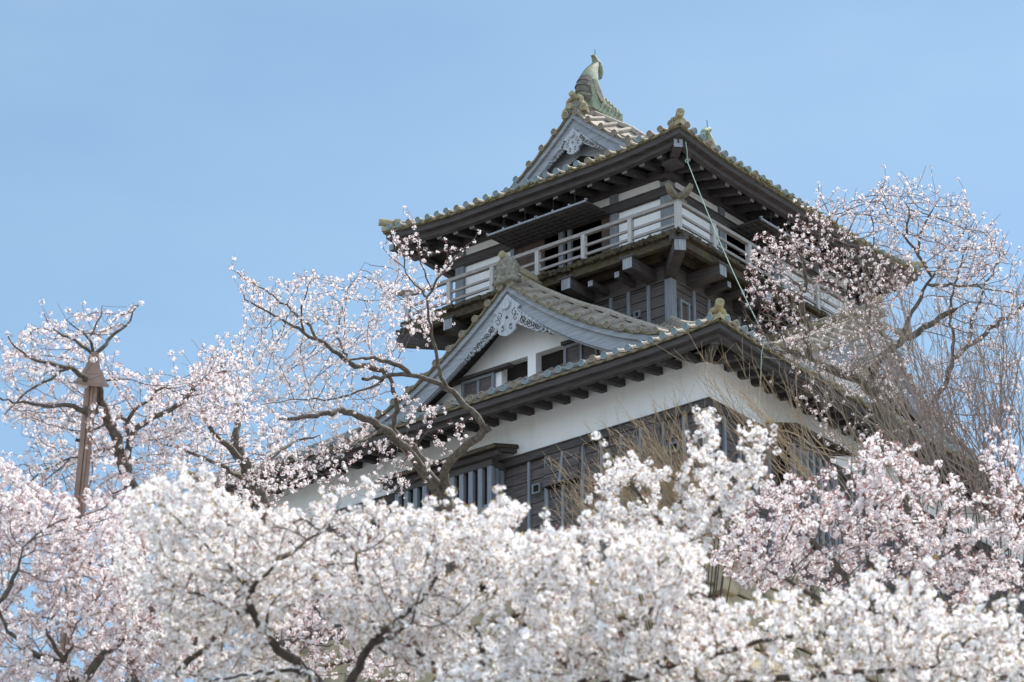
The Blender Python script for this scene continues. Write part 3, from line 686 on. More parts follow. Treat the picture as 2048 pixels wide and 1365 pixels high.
    # carved fins on both sides: a run of curled clouds thinning outwards
    for sg in (1, -1):
        mb = MB(); h0 = .36 * s_; 
        for k in range(10):
            t = k / 9; h_ = h0 + t * 1.3 * s_; zc = zz(h_) - .25 - board_h * (1 + .12 * h_ / H) - .02 - .03 * t
            rr = (.175 - .125 * t) * s_
            for dz in ((0, -rr * .9) if k < 6 else (0,)):
                cz = zc + dz - rr * .3; cu = h_ + (rr * .5 if dz else 0)
                mb.prism([(sg * cu + rr * math.cos(a), cz + rr * math.sin(a)) for a in np.linspace(0, 2 * math.pi, 12, endpoint=False)], lambda u, z, d: M3(u, d, z), .05 + .006 * (k % 3), .12, 0)
                mb.tube([M3(u, .048, z) for u, z in spiral((sg * cu, cz), rr * .72, 1.3, 16, sg, k)], .014 * s_, 4, 1)
        part('gable_fin', mb, ('wood_carved', 'groove_shade'), parent)

# lower gable, face A
zg = lambda h: 5.99 - .86 * h + .0555 * h * h
lg = empty('lower_gable', (0, 0, 0)); lg.parent = castle
gA = lambda u, w_, z: (1.30 + w_, 7.5 + u, z)
gable(lg, gA, 6.0, zg, 2.5, True, .80, .44, .92, .30, 2.5)
# gable wall with two deep openings
gw = 2.10; mb = MB()
zt_ = 4.03
hh = list(np.linspace(0, 3.2, 9)); topc = [(-h, zg(h) - .35) for h in hh[::-1]] + [(h, zg(h) - .35) for h in hh[1:]]
lim = 2.42
poly = [p for p in topc if p[1] > zt_]
poly = poly + [(poly[-1][0] + .2, zt_), (poly[0][0] - .2, zt_)]
mb.prism(poly, lambda u, z, d: gA(u, d, z), .80, 1.05, 0)
opn = [(-1.34, -.39), (-.11, .80)]
xs_ = [-4.6, -1.34, -.39, -.11, .80, 4.6]
mb.box(gA(-.39, .80, 2.4), gA(-.11, 1.05, zt_))
for sg, a in ((-1, 1.34), (1, .80)):
    hh2 = np.linspace(a, 4.7, 10); pl = [(sg * h, min(zt_, zg(h) - .35)) for h in hh2] + [(sg * 4.7, 2.4), (sg * a, 2.4)]
    mb.prism(pl, lambda u, z, d: gA(u, d, z), .80, 1.05, 0)
mb.box(gA(-1.34, .80, 2.4), gA(-.39, 1.05, 3.1)); mb.box(gA(-.11, .80, 2.4), gA(.80, 1.05, 3.1))
part('gable_wall', mb, ('plaster',), lg)
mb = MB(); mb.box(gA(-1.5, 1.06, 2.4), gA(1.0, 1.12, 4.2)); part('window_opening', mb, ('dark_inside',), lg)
for (a, b, zt__) in ((1.0, 2.15, 3.83), (-2.55, -1.42, 3.92)):
    mb = MB(); t = .08
    mb.box(gA(a, .70, 2.5), gA(a + t, .79, zt__)); mb.box(gA(b - t, .70, 2.5), gA(b, .79, zt__)); mb.box(gA(a + t, .70, zt__ - t), gA(b - t, .79, zt__)); mb.box(gA((a + b) / 2 - .04, .72, 2.5), gA((a + b) / 2 + .04, .78, zt__ - t))
    mb.box(gA(a + t, .765, 2.5), gA(b - t, .795, zt__ - t), 1)
    part('window_shutter', mb, ('wood_batten', 'wood_plank'), lg)
    mb = MB(); mb.box(gA(a - .6 if a > 0 else a - .9, .60, zt__), gA(b + .9 if a > 0 else b + .02, .80, zt__ + .09)); part('shutter_track', mb, ('wood_dark',), lg)
for u in (3.1, -3.1, 3.9, -3.9):
    mb = MB(); mb.box(gA(u - .12, .55, 2.5), gA(u + .12, .8, zg(abs(u)) - .5)); part('strut', mb, ('wood_dark_v',), lg)

# demon-faced ridge end tile
def demon(parent, Mf, z0, s_):
    mb = MB(); n, m = 26, 20
    rr = random.Random(3)
    for i in range(1): pass
    secs = []
    def f(u_, v_):
        # front relief of a horned face on a tombstone shaped slab
        z = v_; x = u_
        d = .16 * (1 - (x * x) * 1.0) 
        d += .12 * math.exp(-((x) ** 2 / .02 + (z - .42) ** 2 / .02))            # nose
        for sx in (-1, 1):
            d += .08 * math.exp(-((x - sx * .33) ** 2 / .02 + (z - .50) ** 2 / .012))   # cheek
            d -= .11 * math.exp(-((x - sx * .27) ** 2 / .012 + (z - .66) ** 2 / .007))  # eye socket
            d += .05 * math.exp(-((x - sx * .27) ** 2 / .004 + (z - .66) ** 2 / .003))  # eyeball
            d += .11 * math.exp(-((x - sx * .32) ** 2 / .03 + (z - .80) ** 2 / .006))   # brow
            d += .10 * math.exp(-((x - sx * .70) ** 2 / .012 + (z - .45 - .0) ** 2 / .12)) * (1 + .6 * math.sin(z * 32))  # mane
            d += .07 * math.exp(-((x - sx * .45) ** 2 / .03 + (z - .1) ** 2 / .02))
        d -= .13 * math.exp(-((x) ** 2 / .08 + (z - .25) ** 2 / .004))           # mouth
        d += .04 * math.sin(x * 21) * math.sin(z * 19) * .5
        return d
    def half(z): 
        return .44 * (1.0 if z < .5 else math.sqrt(max(0.0, 1 - ((z - .5) / .55) ** 2))) + (.10 * math.exp(-((z - .02) / .12) ** 2))
    for j in range(m + 1):
        z = -.05 + 1.08 * j / m; hw = max(half(z), .03); row = []
        for i in range(n + 1):
            t = -1 + 2 * i / n
            row.append(Mf(t * hw * s_, -.02 - (f(t, z) + .05) * .9 * s_ * (1 if abs(t) < .97 else .2), z0 + z * s_))
        for i in range(n, -1, -1):
            t = -1 + 2 * i / n; row.append(Mf(t * hw * s_ * 1.03, (.34 - .12 * t * t + .05 * math.sin(z * 25 + t * 9)) * s_, z0 + z * s_))
        secs.append(row)
    mb.strip(secs, 0)
    # round tile standing out above the brow
    a = np.array(Mf(0, .22 * s_, z0 + .95 * s_)); b = np.array(Mf(0, -.30 * s_, z0 + 1.06 * s_)); dv = (b - a) / np.linalg.norm(b - a)
    mb.tube([a, b], .135 * s_, 12, 1); cap(mb, b + dv * .003, dv, .14 * s_, False)
    for sx in (1, -1):   # curls at the foot
        c = (sx * .52, .06)
        mb.tube([Mf(u * s_, .02, z0 + z * s_) for u, z in spiral(c, .14, 1.3, 18, sx, 0)], .05 * s_, 6, 0)
    return mb
mb = demon(lg, gA, 5.98, .74); part('demon_face_tile', mb, ('stone_demon', 'ridge_ochre', 'cap_tan_in', 'ridge_ochre', 'cap_tan'), lg, True)

# gable on face B
zgB = lambda h: 5.1 - .80 * h + .066 * h * h
rg = empty('side_gable', (0, 0, 0)); rg.parent = castle
gB = lambda u, w_, z: (8.25 + u, .08 + w_, z)
gable(rg, gB, 5.1, zgB, 3.7, True, .8, .40, .85, .28, 1.8)
mb = MB(); hh = list(np.linspace(0, 3.6, 9)); poly = [(-h, zgB(h) - .33) for h in hh[::-1]] + [(h, zgB(h) - .33) for h in hh[1:]]
mb.prism(poly + [(3.6, 1.8), (-3.6, 1.8)], lambda u, z, d: gB(u, d, z), .8, 1.0); part('gable_wall', mb, ('plaster',), rg)
mb = demon(rg, gB, 5.06, .72); part('demon_face_tile', mb, ('stone_demon', 'ridge_ochre', 'cap_tan_in', 'ridge_ochre', 'cap_tan'), rg, True)

# top gable (both ends) and main ridge
ztop = lambda h: zu(5.27 - h)
for end in (0, 1):
    tg = empty('top_gable', (0, 0, 0)); tg.parent = castle
    gT = (lambda u, w_, z: (GX + w_, 7.5 + u, z)) if end == 0 else (lambda u, w_, z: (LX - GX - w_, 7.5 + u, z))
    gable(tg, gT, 3.15, lambda h: ztop(h) + .02, 1.3, False, .62, .36, .62, .20, 10, .2, .85, .60, -.12)
    mb = MB(); hh = list(np.linspace(0, 2.6, 9)); poly = [(-h, ztop(h) - .32) for h in hh[::-1]] + [(h, ztop(h) - .32) for h in hh[1:]]
    mb.prism(poly + [(2.6, 9.9), (-2.6, 9.9)], lambda u, z, d: gT(u, d, z), .42, .6, 0)
    mb.prism([(-1.25, 9.95), (1.25, 9.95), (.75, 10.95), (.0, 11.25), (-.75, 10.95)], lambda u, z, d: gT(u, d, z), .40, .419, 1); part('gable_wall', mb, ('wood_silver', 'dark_inside'), tg)  # near-black sheet laid on the wall for the shade low in the gable
    mb = MB()   # ridge end plate with side scrolls and round tiles
    outl = [(-.42, -.10), (-.36, .10), (-.27, .17), (-.25, .34), (-.16, .44), (.16, .44), (.25, .34), (.27, .17), (.36, .10), (.42, -.10)]
    zr = ztop(0) + .02
    mb.prism(outl, lambda u, z, d: gT(u, d, zr + z), .16, .30, 1)
    for sx in (1, -1):
        mb.tube([gT(sx * a, .14, zr + b) for a, b in ((.06, .45), (.16, .46), (.25, .38), (.25, .26), (.30, .18), (.38, .12), (.42, .02), (.40, -.08))], .06, 8, 0)
        mb.tube([gT(u, .12, zr + z) for u, z in spiral((sx * .33, .02), .10, 1.2, 16, sx, 1)], .045, 6, 0)
    a = np.array(gT(0, .2, zr + .46)); b = np.array(gT(0, -.02, zr + .55)); dv = (b - a) / np.linalg.norm(b - a)
    mb.tube([a, b], .09, 12, 0); cap(mb, b + dv * .003, dv, .095, False)
    b = np.array(gT(.0, -.12, zr + .09)); mb.tube([np.array(gT(0, .3, zr + .10)), b], .088, 12, 2); cap(mb, b, b - np.array(gT(0, .3, zr + .09)), .095, False)
    part('ridge_end_tile', mb, ('ridge_ochre', 'stone_demon', 'tile', 'ridge_ochre', 'cap_tan_in'), tg)
mb = MB(); zr = ztop(0)
for wd, a, b, mi in ((.40, -.1, .14, 0), (.34, .14, .30, 1), (.40, .30, .34, 0)): mb.box((GX + .3, 7.5 - wd / 2, zr + a), (LX - GX - .3, 7.5 + wd / 2, zr + b), mi)
mb.tube([(GX + .3, 7.5, zr + .38), (LX - GX - .3, 7.5, zr + .38)], .11, 10, 0); part('main_ridge', mb, ('tile', 'ridge_ochre'), ur)

# roof fish
def fish(end):
    fr = empty('roof_fish', (0, 0, 0)); fr.parent = castle
    X = (lambda x: x) if end == 0 else (lambda x: LX - x)
    rings = [(13.05, 4.86, 5.80, .24), (13.26, 4.62, 5.74, .27), (13.50, 4.60, 5.62, .27), (13.76, 4.71, 5.52, .25), (14.00, 4.84, 5.46, .22), (14.20, 4.98, 5.47, .18), (14.36, 5.12, 5.50, .15), (14.50, 5.27, 5.55, .12), (14.64, 5.38, 5.58, .09), (14.74, 5.42, 5.56, .06)]
    mb = MB(); secs = []
    for z, xl, xr, ry in rings:
        c, rx = (xl + xr) / 2, (xr - xl) / 2
        secs.append([(X(c + rx * math.cos(a)), 7.5 + ry * math.sin(a), z) for a in np.linspace(0, 2 * math.pi, 20, endpoint=False)])
    mb.strip(secs, 0); part('fish_body', mb, ('copper',), fr, True)
    # dark scale plates over the back
    mb = MB()
    for k in range(4):
        z0 = 13.10 + k * .20
        def rr(z):
            for (za, a0, a1, ay), (zb_, b0, b1, by) in zip(rings, rings[1:]):
                if za <= z <= zb_:
                    t = (z - za) / (zb_ - za); return a0 + (b0 - a0) * t, a1 + (b1 - a1) * t, ay + (by - ay) * t
            return rings[-1][1:]
        secs = []
        for z, k_ in ((z0, 1.08), (z0 + .215, 1.015)):
            xl, xr, ry = rr(z); c, rx = (xl + xr) / 2, (xr - xl) / 2
            secs.append([(X(c + rx * k_ * math.cos(a)), 7.5 + ry * k_ * math.sin(a), z) for a in np.linspace(math.pi * .68, math.pi * 1.36, 11)])
        mb.strip(secs, 0, False, False)
    part('fish_scales', mb, ('copper_dark',), fr)
    # tail: two curling lobes and a spike
    mb = MB()
    for path, ra in (([(5.46, 14.58), (5.43, 14.70), (5.37, 14.79), (5.30, 14.80), (5.26, 14.75)], (.08, .075, .06, .045, .02)),
                     ([(5.48, 14.66), (5.57, 14.64), (5.66, 14.53), (5.71, 14.38), (5.70, 14.24), (5.66, 14.14), (5.62, 14.15)], (.08, .085, .075, .065, .055, .04, .02))):
        P = path; secs = []
        for (x, z), r in zip(P, ra):
            secs.append([(X(x + r * math.cos(a) * .9), 7.5 + r * 1.3 * math.sin(a), z + r * .5 * math.cos(a)) for a in np.linspace(0, 2 * math.pi, 10, endpoint=False)])
        mb.strip(secs, 0)
    part('fish_tail', mb, ('copper',), fr, True)
    mb = MB(); mb.tube([(X(5.43), 7.5, 14.7), (X(5.44), 7.5, 15.05)], .012, 5); part('spike', mb, ('wire',), fr)
    for sy in (1, -1):
        mb = MB(); pts = [(5.00, 13.80), (5.16, 13.86), (5.36, 13.55), (5.47, 13.22), (5.30, 13.16), (5.10, 13.42)]
        mb.prism(pts, lambda x, z, d: (X(x), 7.5 + sy * (.20 + d + .10 * (13.8 - z)), z), 0, .05, 0); part('fish_fin', mb, ('copper_dark',), fr)
    mb = MB(); mb.box((X(4.95), 7.5 - .26, 12.86), (X(6.40), 7.5 + .26, 13.22))
    for k in range(6): 
        xx = 5.35 + k * .17; mb.tube([(X(xx), 7.5 - .265, 13.02 + .05 * (k % 2)), (X(xx + .05), 7.5 - .28, 13.16), (X(xx + .14), 7.5 - .26, 13.20)], [.03, .035, .02], 6)
    mb.hexa([(X(5.55), 7.5 - .2, 13.22), (X(6.4), 7.5 - .22, 13.22), (X(6.4), 7.5 + .22, 13.22), (X(5.55), 7.5 + .2, 13.22), (X(5.65), 7.5 - .14, 13.55), (X(6.38), 7.5 - .18, 13.33), (X(6.38), 7.5 + .18, 13.33), (X(5.65), 7.5 + .14, 13.55)])
    for k in range(5):
        xx = 5.65 + k * .15; mb.tube([(X(xx), 7.5 - .205, 13.44 - k * .035), (X(xx + .08), 7.5 - .22, 13.30 - k * .02)], [.028, .02], 6)
    part('fish_head', mb, ('copper',), fr)
fish(0); fish(1)

# moss tufts along the eaves and hips
def moss(n, fn, seed):
    mb = MB(); rr = random.Random(seed)
    for _ in range(n):
        c = np.array(fn(rr)); r = rr.uniform(.025, .075)
        k = len(mb.v); ring1 = [c + np.array([r * math.cos(a) * rr.uniform(.7, 1.2), r * math.sin(a) * rr.uniform(.7, 1.2), -r * .2]) for a in np.arange(6) * 1.047]
        ring2 = [c + np.array([r * .6 * math.cos(a + .4), r * .6 * math.sin(a + .4), r * rr.uniform(.3, .7)]) for a in np.arange(6) * 1.047]
        ring0 = [c + np.array([r * .4 * math.cos(a + .4), r * .4 * math.sin(a + .4), -r * rr.uniform(.5, .9)]) for a in np.arange(6) * 1.047]
        mb.strip([ring0, ring1, ring2], 0)
    return mb
mb = moss(420, lambda r: upr.P('B', 2.5 + 9.3 * r.random() ** .8, rnd.uniform(-.09, .1), rnd.uniform(-.07, .06)), 1)
part('moss', mb, ('moss',), ur, True)
mb = moss(90, lambda r: upr.P('A', r.uniform(.4, 10), rnd.uniform(-.07, .02), rnd.uniform(-.09, -.02)), 2); part('moss', mb, ('moss',), ur, True)
mb = moss(120, lambda r: low.P('B', r.uniform(1, 15), rnd.uniform(-.08, .1), rnd.uniform(-.08, .05)), 3); part('moss', mb, ('moss',), lr, True)
mb = moss(200, lambda r: (B0 - r.uniform(0, .05), r.uniform(B0, 7.5), 6.52 + r.uniform(-.02, .13)), 4); part('moss', mb, ('wood_moss',), bal, True)

# ---- stone base under the keep
sb = MB(); rr = random.Random(5)
for face in 'AB':
    L = LY if face == 'A' else LX
    z = -3.6; row = 0
    while z > -10.5:
        h = rr.uniform(.65, 1.0); q = -.6 - (row % 2) * .3
        while q < L + .5:
            ln = rr.uniform(.7, 1.5); d0, d1 = .32 * (-3.6 - z) + .05, .32 * (-3.6 - z + h) + .05; e = rr.uniform(.03, .14); g_ = .035
            a = [(-d1 - e, q + g_, z - h + g_), (-d1 + .5, q + g_, z - h + g_), (-d1 + .5, q + ln - g_, z - h + g_), (-d1 - e, q + ln - g_, z - h + g_), (-d0 - e, q + g_, z - g_), (-d0 + .5, q + g_, z - g_), (-d0 + .5, q + ln - g_, z - g_), (-d0 - e, q + ln - g_, z - g_)]
            if face == 'B': a = [(p[1], p[0], p[2]) for p in a]
            sb.hexa(a, 0); q += ln
        z -= h; row += 1
sb.hexa([(-2.2, -2.2, -10.5), (LX + 2.2, -2.2, -10.5), (LX + 2.2, LY + 2.2, -10.5), (-2.2, LY + 2.2, -10.5), (.0, .0, -3.6), (LX, .0, -3.6), (LX, LY, -3.6), (.0, LY, -3.6)], 1)
stw = sb.build('stone_base', M('stone', 'wood_moss')); stw.location = tuple(O); stw.rotation_euler = (0, 0, BE)
bv = stw.modifiers.new('bevel', 'BEVEL'); bv.width = .06; bv.segments = 2
tag(stw, 'sloping wall of ochre and grey stone blocks under the castle keep', 'stone wall')

# ---- rope hanging from the upper roof corner
p0 = W(2.55, 2.28, 9.10); p1 = W(2.62, 2.3, 8.55); p2 = W(.26, -1.62, 1.37); p3 = W(.10, -1.60, .9); p4 = W(-.15, -1.5, -1.55)
mb = MB()
seg = [p0, p0 * .5 + p1 * .5 + np.array([.02, 0, 0]), p1]
seg += [p1 + (p2 - p1) * t + np.array([0, 0, -.22 * math.sin(math.pi * t)]) for t in np.linspace(.04, 1, 16)]
seg += [p3, p3 + (p4 - p3) * .35 + np.array([.03, 0, 0]), p3 + (p4 - p3) * .7, p4]
mb.tube(seg, .011, 6)
mb.tube([p1 + np.array([.05 * math.cos(a), 0, .05 * math.sin(a)]) for a in np.linspace(0, 6.3, 9)], .012, 5)
tag(mb.build('rope', M('rope'), None, True), 'pale green rope slung from the upper roof corner down over the lower eave', 'rope')
#TREES
# ------------------------------------------------------------------ lamp pole
def pole():
    dp = 45.5; top = at(187, 722, dp); foot = at(152, 1075, dp)
    gz = hill(foot[0], foot[1]); ax = (top - foot); base = foot + ax * ((gz - .3 - foot[2]) / ax[2])
    root = empty('lamp_pole', tuple(base), 0, 'brown timber lamp pole with a peaked hood rising through the blossom', 'lamp pole')
    L = top - base; z = L / np.linalg.norm(L); rx = np.array([math.cos(.45), math.sin(.45), 0]); rx -= z * (rx @ z); rx /= np.linalg.norm(rx); ry = np.cross(z, rx); H = np.linalg.norm(L)
    P = lambda a, b, h: rx * a + ry * b + z * h
    mb = MB()
    for a0, a1, b0, b1, mi in ((-.07, -.026, -.06, .06, 0), (-.020, .018, -.062, .062, 0), (.024, .076, -.066, .06, 0)):
        mb.hexa([P(a0, b0, 0), P(a1, b0, 0), P(a1, b1, 0), P(a0, b1, 0), P(a0, b0, H - .15), P(a1, b0, H - .15), P(a1, b1, H - .15), P(a0, b1, H - .15)], mi)
    mb.hexa([P(-.036, -.06, 0), P(.036, -.06, 0), P(.036, .06, 0), P(-.036, .06, 0), P(-.036, -.06, H - .2), P(.036, -.06, H - .2), P(.036, .06, H - .2), P(-.036, .06, H - .2)], 1)
    o = mb.build('shaft', M('pole_brown', 'pole_dark'), root)
    for h in (H - 2.5, H - 1.1):
        mb = MB(); mb.tube([P(-.10, -.04, h), P(-.15, -.04, h)], .026, 8); mb.build('bolt', M('pole_dark'), root)
    s_ = .195
    mb = MB(); h0 = H - .34; q = lambda r, h: [P(-r, -r, h), P(r, -r, h), P(r, r, h), P(-r, r, h)]
    mb.hexa(q(s_, h0) + q(s_, h0 + .04)); mb.hexa(q(s_ * .93, h0 + .04) + q(.085, h0 + .24)); mb.hexa(q(.085, h0 + .24) + q(.045, h0 + .46))
    mb.build('lamp_hood', M('pole_brown'), root)
    mb = MB(); mb.hexa([P(-.16, -.15, h0 - .04), P(-.095, -.15, h0 - .04), P(-.095, .15, h0 - .04), P(-.16, .15, h0 - .04), P(-.165, -.155, h0 - .002), P(-.09, -.155, h0 - .002), P(-.09, .155, h0 - .002), P(-.165, .155, h0 - .002)])
    mb.build('lamp_panel', M('lamp_glass'), root)
pole()

# ------------------------------------------------------------------ trees
def make_templates(nf, kind, seed):
    """small clusters of cupped five-petalled flowers with buds, calyces and a few young leaves; unit: metres"""
    rg_ = np.random.default_rng(seed); out = []
    for _ in range(7):
        V = []; Q = []; MI = []
        def quad(p, mi): k = len(V); V.extend(p); Q.append([k, k + 1, k + 2, k + 3]); MI.append(mi)
        for j in range(nf):
            d = rg_.normal(size=3); d[2] += .15; d /= np.linalg.norm(d)
            c = d * rg_.uniform(.026, .044)
            ref = rg_.normal(size=3); u = np.cross(d, ref); u /= np.linalg.norm(u); v = np.cross(d, u)
            R_ = rg_.uniform(.018, .023); cupp = rg_.uniform(.0, .55); mi = 0 if rg_.random() < .72 else 1
            for k in range(5):
                a = k * 1.2566 + rg_.uniform(-.1, .1)
                e = lambda ang, r, h: c + (math.cos(ang) * u + math.sin(ang) * v) * r + d * h
                quad([c, e(a - .52, R_ * .72, R_ * cupp * .5), e(a, R_ * 1.05, R_ * cupp * rg_.uniform(.7, 1.1)), e(a + .52, R_ * .72, R_ * cupp * .5)], mi)
            # calyx / stalk back to the centre
            w_ = u * .0035
            quad([c * .45 - w_ * .7, c * .45 + w_ * .7, c + w_, c - w_], 3)
        nb, nl = {'full': (3, 0), 'bud': (6, 0), 'white': (1, 3)}[kind]
        for j in range(nb):
            d = rg_.normal(size=3); d /= np.linalg.norm(d); c = d * rg_.uniform(.04, .07); ref = rg_.normal(size=3); u = np.cross(d, ref); u /= np.linalg.norm(u); v = np.cross(d, u); r = .008
            for q in (u, v): quad([c - d * r * 1.6, c + q * r, c + d * r * 1.8, c - q * r], 2)
            quad([c * .2 - u * .003, c * .2 + u * .003, c + u * .003, c - u * .003], 3)
        for j in range(nl):
            d = rg_.normal(size=3); d[2] += .5; d /= np.linalg.norm(d); ref = rg_.normal(size=3); u = np.cross(d, ref); u /= np.linalg.norm(u); n_ = np.cross(d, u)
            c = d * .03; quad([c, c + d * .016 + u * .007, c + d * .040 + n_ * .006, c + d * .016 - u * .007], 4)
        out.append((np.array(V), np.array(Q), np.array(MI)))
    return out
TPL = {'full': make_templates(11, 'full', 1), 'bud': make_templates(5, 'bud', 2), 'white': make_templates(11, 'white', 3)}

def scatter(pts, scl, kind, rg_):
    pts = np.asarray(pts); N = len(pts)
    q = rg_.normal(size=(N, 4)); q /= np.linalg.norm(q, axis=1)[:, None]; w_, x, y, z = q.T
    RM = np.stack([1-2*(y*y+z*z), 2*(x*y-z*w_), 2*(x*z+y*w_), 2*(x*y+z*w_), 1-2*(x*x+z*z), 2*(y*z-x*w_), 2*(x*z-y*w_), 2*(y*z+x*w_), 1-2*(x*x+y*y)], 1).reshape(N, 3, 3)
    ti = rg_.integers(0, 7, N); Vs = []; Qs = []; Ms = []; off = 0
    for t in range(7):
        V, Q, MI = TPL[kind][t]; idx = np.where(ti == t)[0]
        if len(idx) == 0: continue
        vv = np.einsum('nij,kj->nki', RM[idx], V) * np.asarray(scl)[idx][:, None, None] + pts[idx][:, None, :]
        Vs.append(vv.reshape(-1, 3)); Qs.append((Q[None] + (np.arange(len(idx)) * len(V))[:, None, None] + off).reshape(-1, 4)); Ms.append(np.tile(MI, len(idx))); off += len(idx) * len(V)
    return np.concatenate(Vs), np.concatenate(Qs), np.concatenate(Ms)

def in_poly(P, poly):
    poly = np.array(poly, float); x, y = P[:, 0], P[:, 1]; ins = np.zeros(len(P), bool); j = len(poly) - 1
    for i in range(len(poly)):
        xi, yi = poly[i]; xj, yj = poly[j]
        c = ((yi > y) != (yj > y)) & (x < (xj - xi) * (y - yi) / (yj - yi + 1e-12) + xi); ins ^= c; j = i
    return ins
def sample_poly(poly, n, rg_):
    a = np.array(poly, float); lo, hi = a.min(0), a.max(0); out = np.zeros((0, 2))
    while len(out) < n:
        p = rg_.uniform(lo, hi, (n * 2, 2)); out = np.concatenate([out, p[in_poly(p, poly)]])
    return out[:n]

def grow(name, label, depth, traced, regions, seed, kinds, pal, thick=1.6, step=.16, blossom=.55, bscale=1.0, rtip=.0055, group=None, bark='bark', maxit=70, bare_above=.03, spur=.07):
    """traced: [(r0, r1, [(px, py[, ddepth])...])]; first one is the trunk. regions: [(polygon, n, ddepth0, ddepth1)]."""
    rg_ = np.random.default_rng(seed)
    pos = []; par = []; rad = []
    def add(p, pa, r): pos.append(np.array(p, float)); par.append(pa); rad.append(r); return len(pos) - 1
    for ti, (r0, r1, pl) in enumerate(traced):
        pts = []; dd = 0.0
        for i, p in enumerate(pl):
            if len(p) > 2: dd = p[2]
            pts.append(at(p[0], p[1], depth + dd))
        pts = np.array(pts)
        if ti == 0:
            gz = hill(pts[0][0], pts[0][1]); foot = pts[0].copy(); foot[2] = min(gz - .4, foot[2] - .4)
            foot[0] += rg_.uniform(-.3, .3)
            n_ = max(2, int((pts[0][2] - foot[2]) / .5)); prev = -1
            for k in range(n_): prev = add(foot + (pts[0] - foot) * k / n_, prev, r0 * (1.25 - .25 * k / n_))
        else:
            A = np.array(pos); d = np.linalg.norm(A - pts[0], axis=1); prev = int(d.argmin())
        tot = np.cumsum(np.r_[0, np.linalg.norm(np.diff(pts, axis=0), axis=1)])
        n_ = max(2, int(tot[-1] / step)); tt = np.linspace(0, tot[-1], n_ + 1)
        cur = np.stack([np.interp(tt, tot, pts[:, k]) for k in range(3)], 1)
        for _ in range(2): cur[1:-1] = (cur[:-2] + 2 * cur[1:-1] + cur[2:]) / 4
        jit = rg_.normal(size=cur.shape) * step * .13; cur[1:-1] += jit[1:-1]
        for k in range(1 if ti else 0, n_ + 1): prev = add(cur[k], prev, r0 + (r1 - r0) * k / n_)
    nt_ = len(pos)
    A = []
    for poly, n, d0, d1 in regions:
        p2 = sample_poly(poly, n, rg_); dz = rg_.uniform(d0, d1, n)
        A.append(np.array([at(a, b, depth + c) for (a, b), c in zip(p2, dz)]))
    A = np.concatenate(A) if A else np.zeros((0, 3))
    near = np.full(len(A), np.inf); ni = np.zeros(len(A), int)
    def upd(start):
        P = np.array(pos[start:])
        for k in range(0, len(P), 400):
            D = np.linalg.norm(A[:, None] - P[None, k:k + 400], axis=2); j = D.argmin(1); dm = D[np.arange(len(A)), j]
            b = dm < near; near[b] = dm[b]; ni[b] = j[b] + start + k
    upd(0); alive = near > step * 1.2
    seen = {}
    for it in range(maxit):
        if not alive.any(): break
        idx = np.where(alive)[0]; start = len(pos)
        dirs = A[idx] - np.array(pos)[ni[idx]]; dirs /= np.linalg.norm(dirs, axis=1)[:, None] + 1e-9
        acc = {}
        for a, d in zip(ni[idx], dirs): acc[a] = acc.get(a, 0) + d
        for a, d in acc.items():
            d = d / (np.linalg.norm(d) + 1e-9); pd = pos[a] - pos[par[a]] if par[a] >= 0 else np.array([0, 0, 1.]); pd = pd / (np.linalg.norm(pd) + 1e-9)
            d = d + (.75 * pd if a >= nt_ else 0) + rg_.normal(size=3) * .17 + np.array([0, 0, .12]); d /= np.linalg.norm(d)
            c = seen.get(a, 0)
            if c > 3: continue
            seen[a] = c + 1
            add(pos[a] + d * step, a, 0)
        if len(pos) == start: break
        upd(start); alive &= near > step * 1.15
    # straight spurs and whips standing off the twigs
    base_n = len(pos); cand = np.arange(int(nt_ * .5), base_n); pick = rg_.choice(cand, int(len(cand) * spur), replace=False)
    for a in pick:
        if rad[a] > .03: continue
        pd = pos[a] - pos[par[a]]; pd = pd / (np.linalg.norm(pd) + 1e-9)
        d = pd * .55 + np.array([0, 0, .75]) + rg_.normal(size=3) * .33; d /= np.linalg.norm(d); L = rg_.integers(2, 5) if rg_.random() < .9 else rg_.integers(5, 7); cur = a
        for k in range(L):
            d = d + rg_.normal(size=3) * .10; d /= np.linalg.norm(d); cur = add(pos[cur] + d * step * .8, cur, 0)
    P = np.array(pos); par_ = np.array(par); N = len(P)
    ch = [[] for _ in range(N)]
    for i in range(N):
        if par_[i] >= 0: ch[par_[i]].append(i)
    r = np.zeros(N)
    for i in range(N - 1, -1, -1):
        q = rtip ** 2.2 if not ch[i] else sum(r[c] ** 2.2 for c in ch[i])
        r[i] = max(q ** (1 / 2.2), 0) if i >= nt_ else max(rad[i], min(q ** (1 / 2.2) * .5, rad[i] * 1.4))
        if i >= nt_: r[i] = min(r[i], .022)
    # tubes
    mb = MB(); done = np.zeros(N, bool)
    roots = [0]; stack = [(0, -1)]
    while stack:
        s0, p0 = stack.pop(); chain = [s0] if p0 < 0 else [p0, s0]; i = s0
        while ch[i]:
            cs = sorted(ch[i], key=lambda c: -r[c]); stack.extend((c, i) for c in cs[1:]); i = cs[0]; chain.append(i)
        rr = [r[c] for c in chain]
        if p0 >= 0: rr[0] = rr[1]
        if len(chain) < 2: continue
        rm = max(rr); mb.tube(P[chain], rr, 9 if rm > .1 else 6 if rm > .03 else 4, 0 if rm > .02 else 1, False)
    root = empty(name, tuple(P[0]), 0, label, 'tree', group)
    inv = -P[0]
    mb.v = [(a + inv[0], b + inv[1], c + inv[2]) for a, b, c in mb.v]
    mb.build('trunk', M(bark, 'twig'), root, True)
    # blossom
    leaf = np.where((r < bare_above) & (np.arange(N) >= min(nt_, N)))[0]
    small_tr = np.where((np.arange(N) < nt_) & (r < .03))[0]; leaf = np.concatenate([leaf, small_tr])
    reps = int(np.ceil(blossom)); Vs = []; Qs = []; Ms = []; off = 0
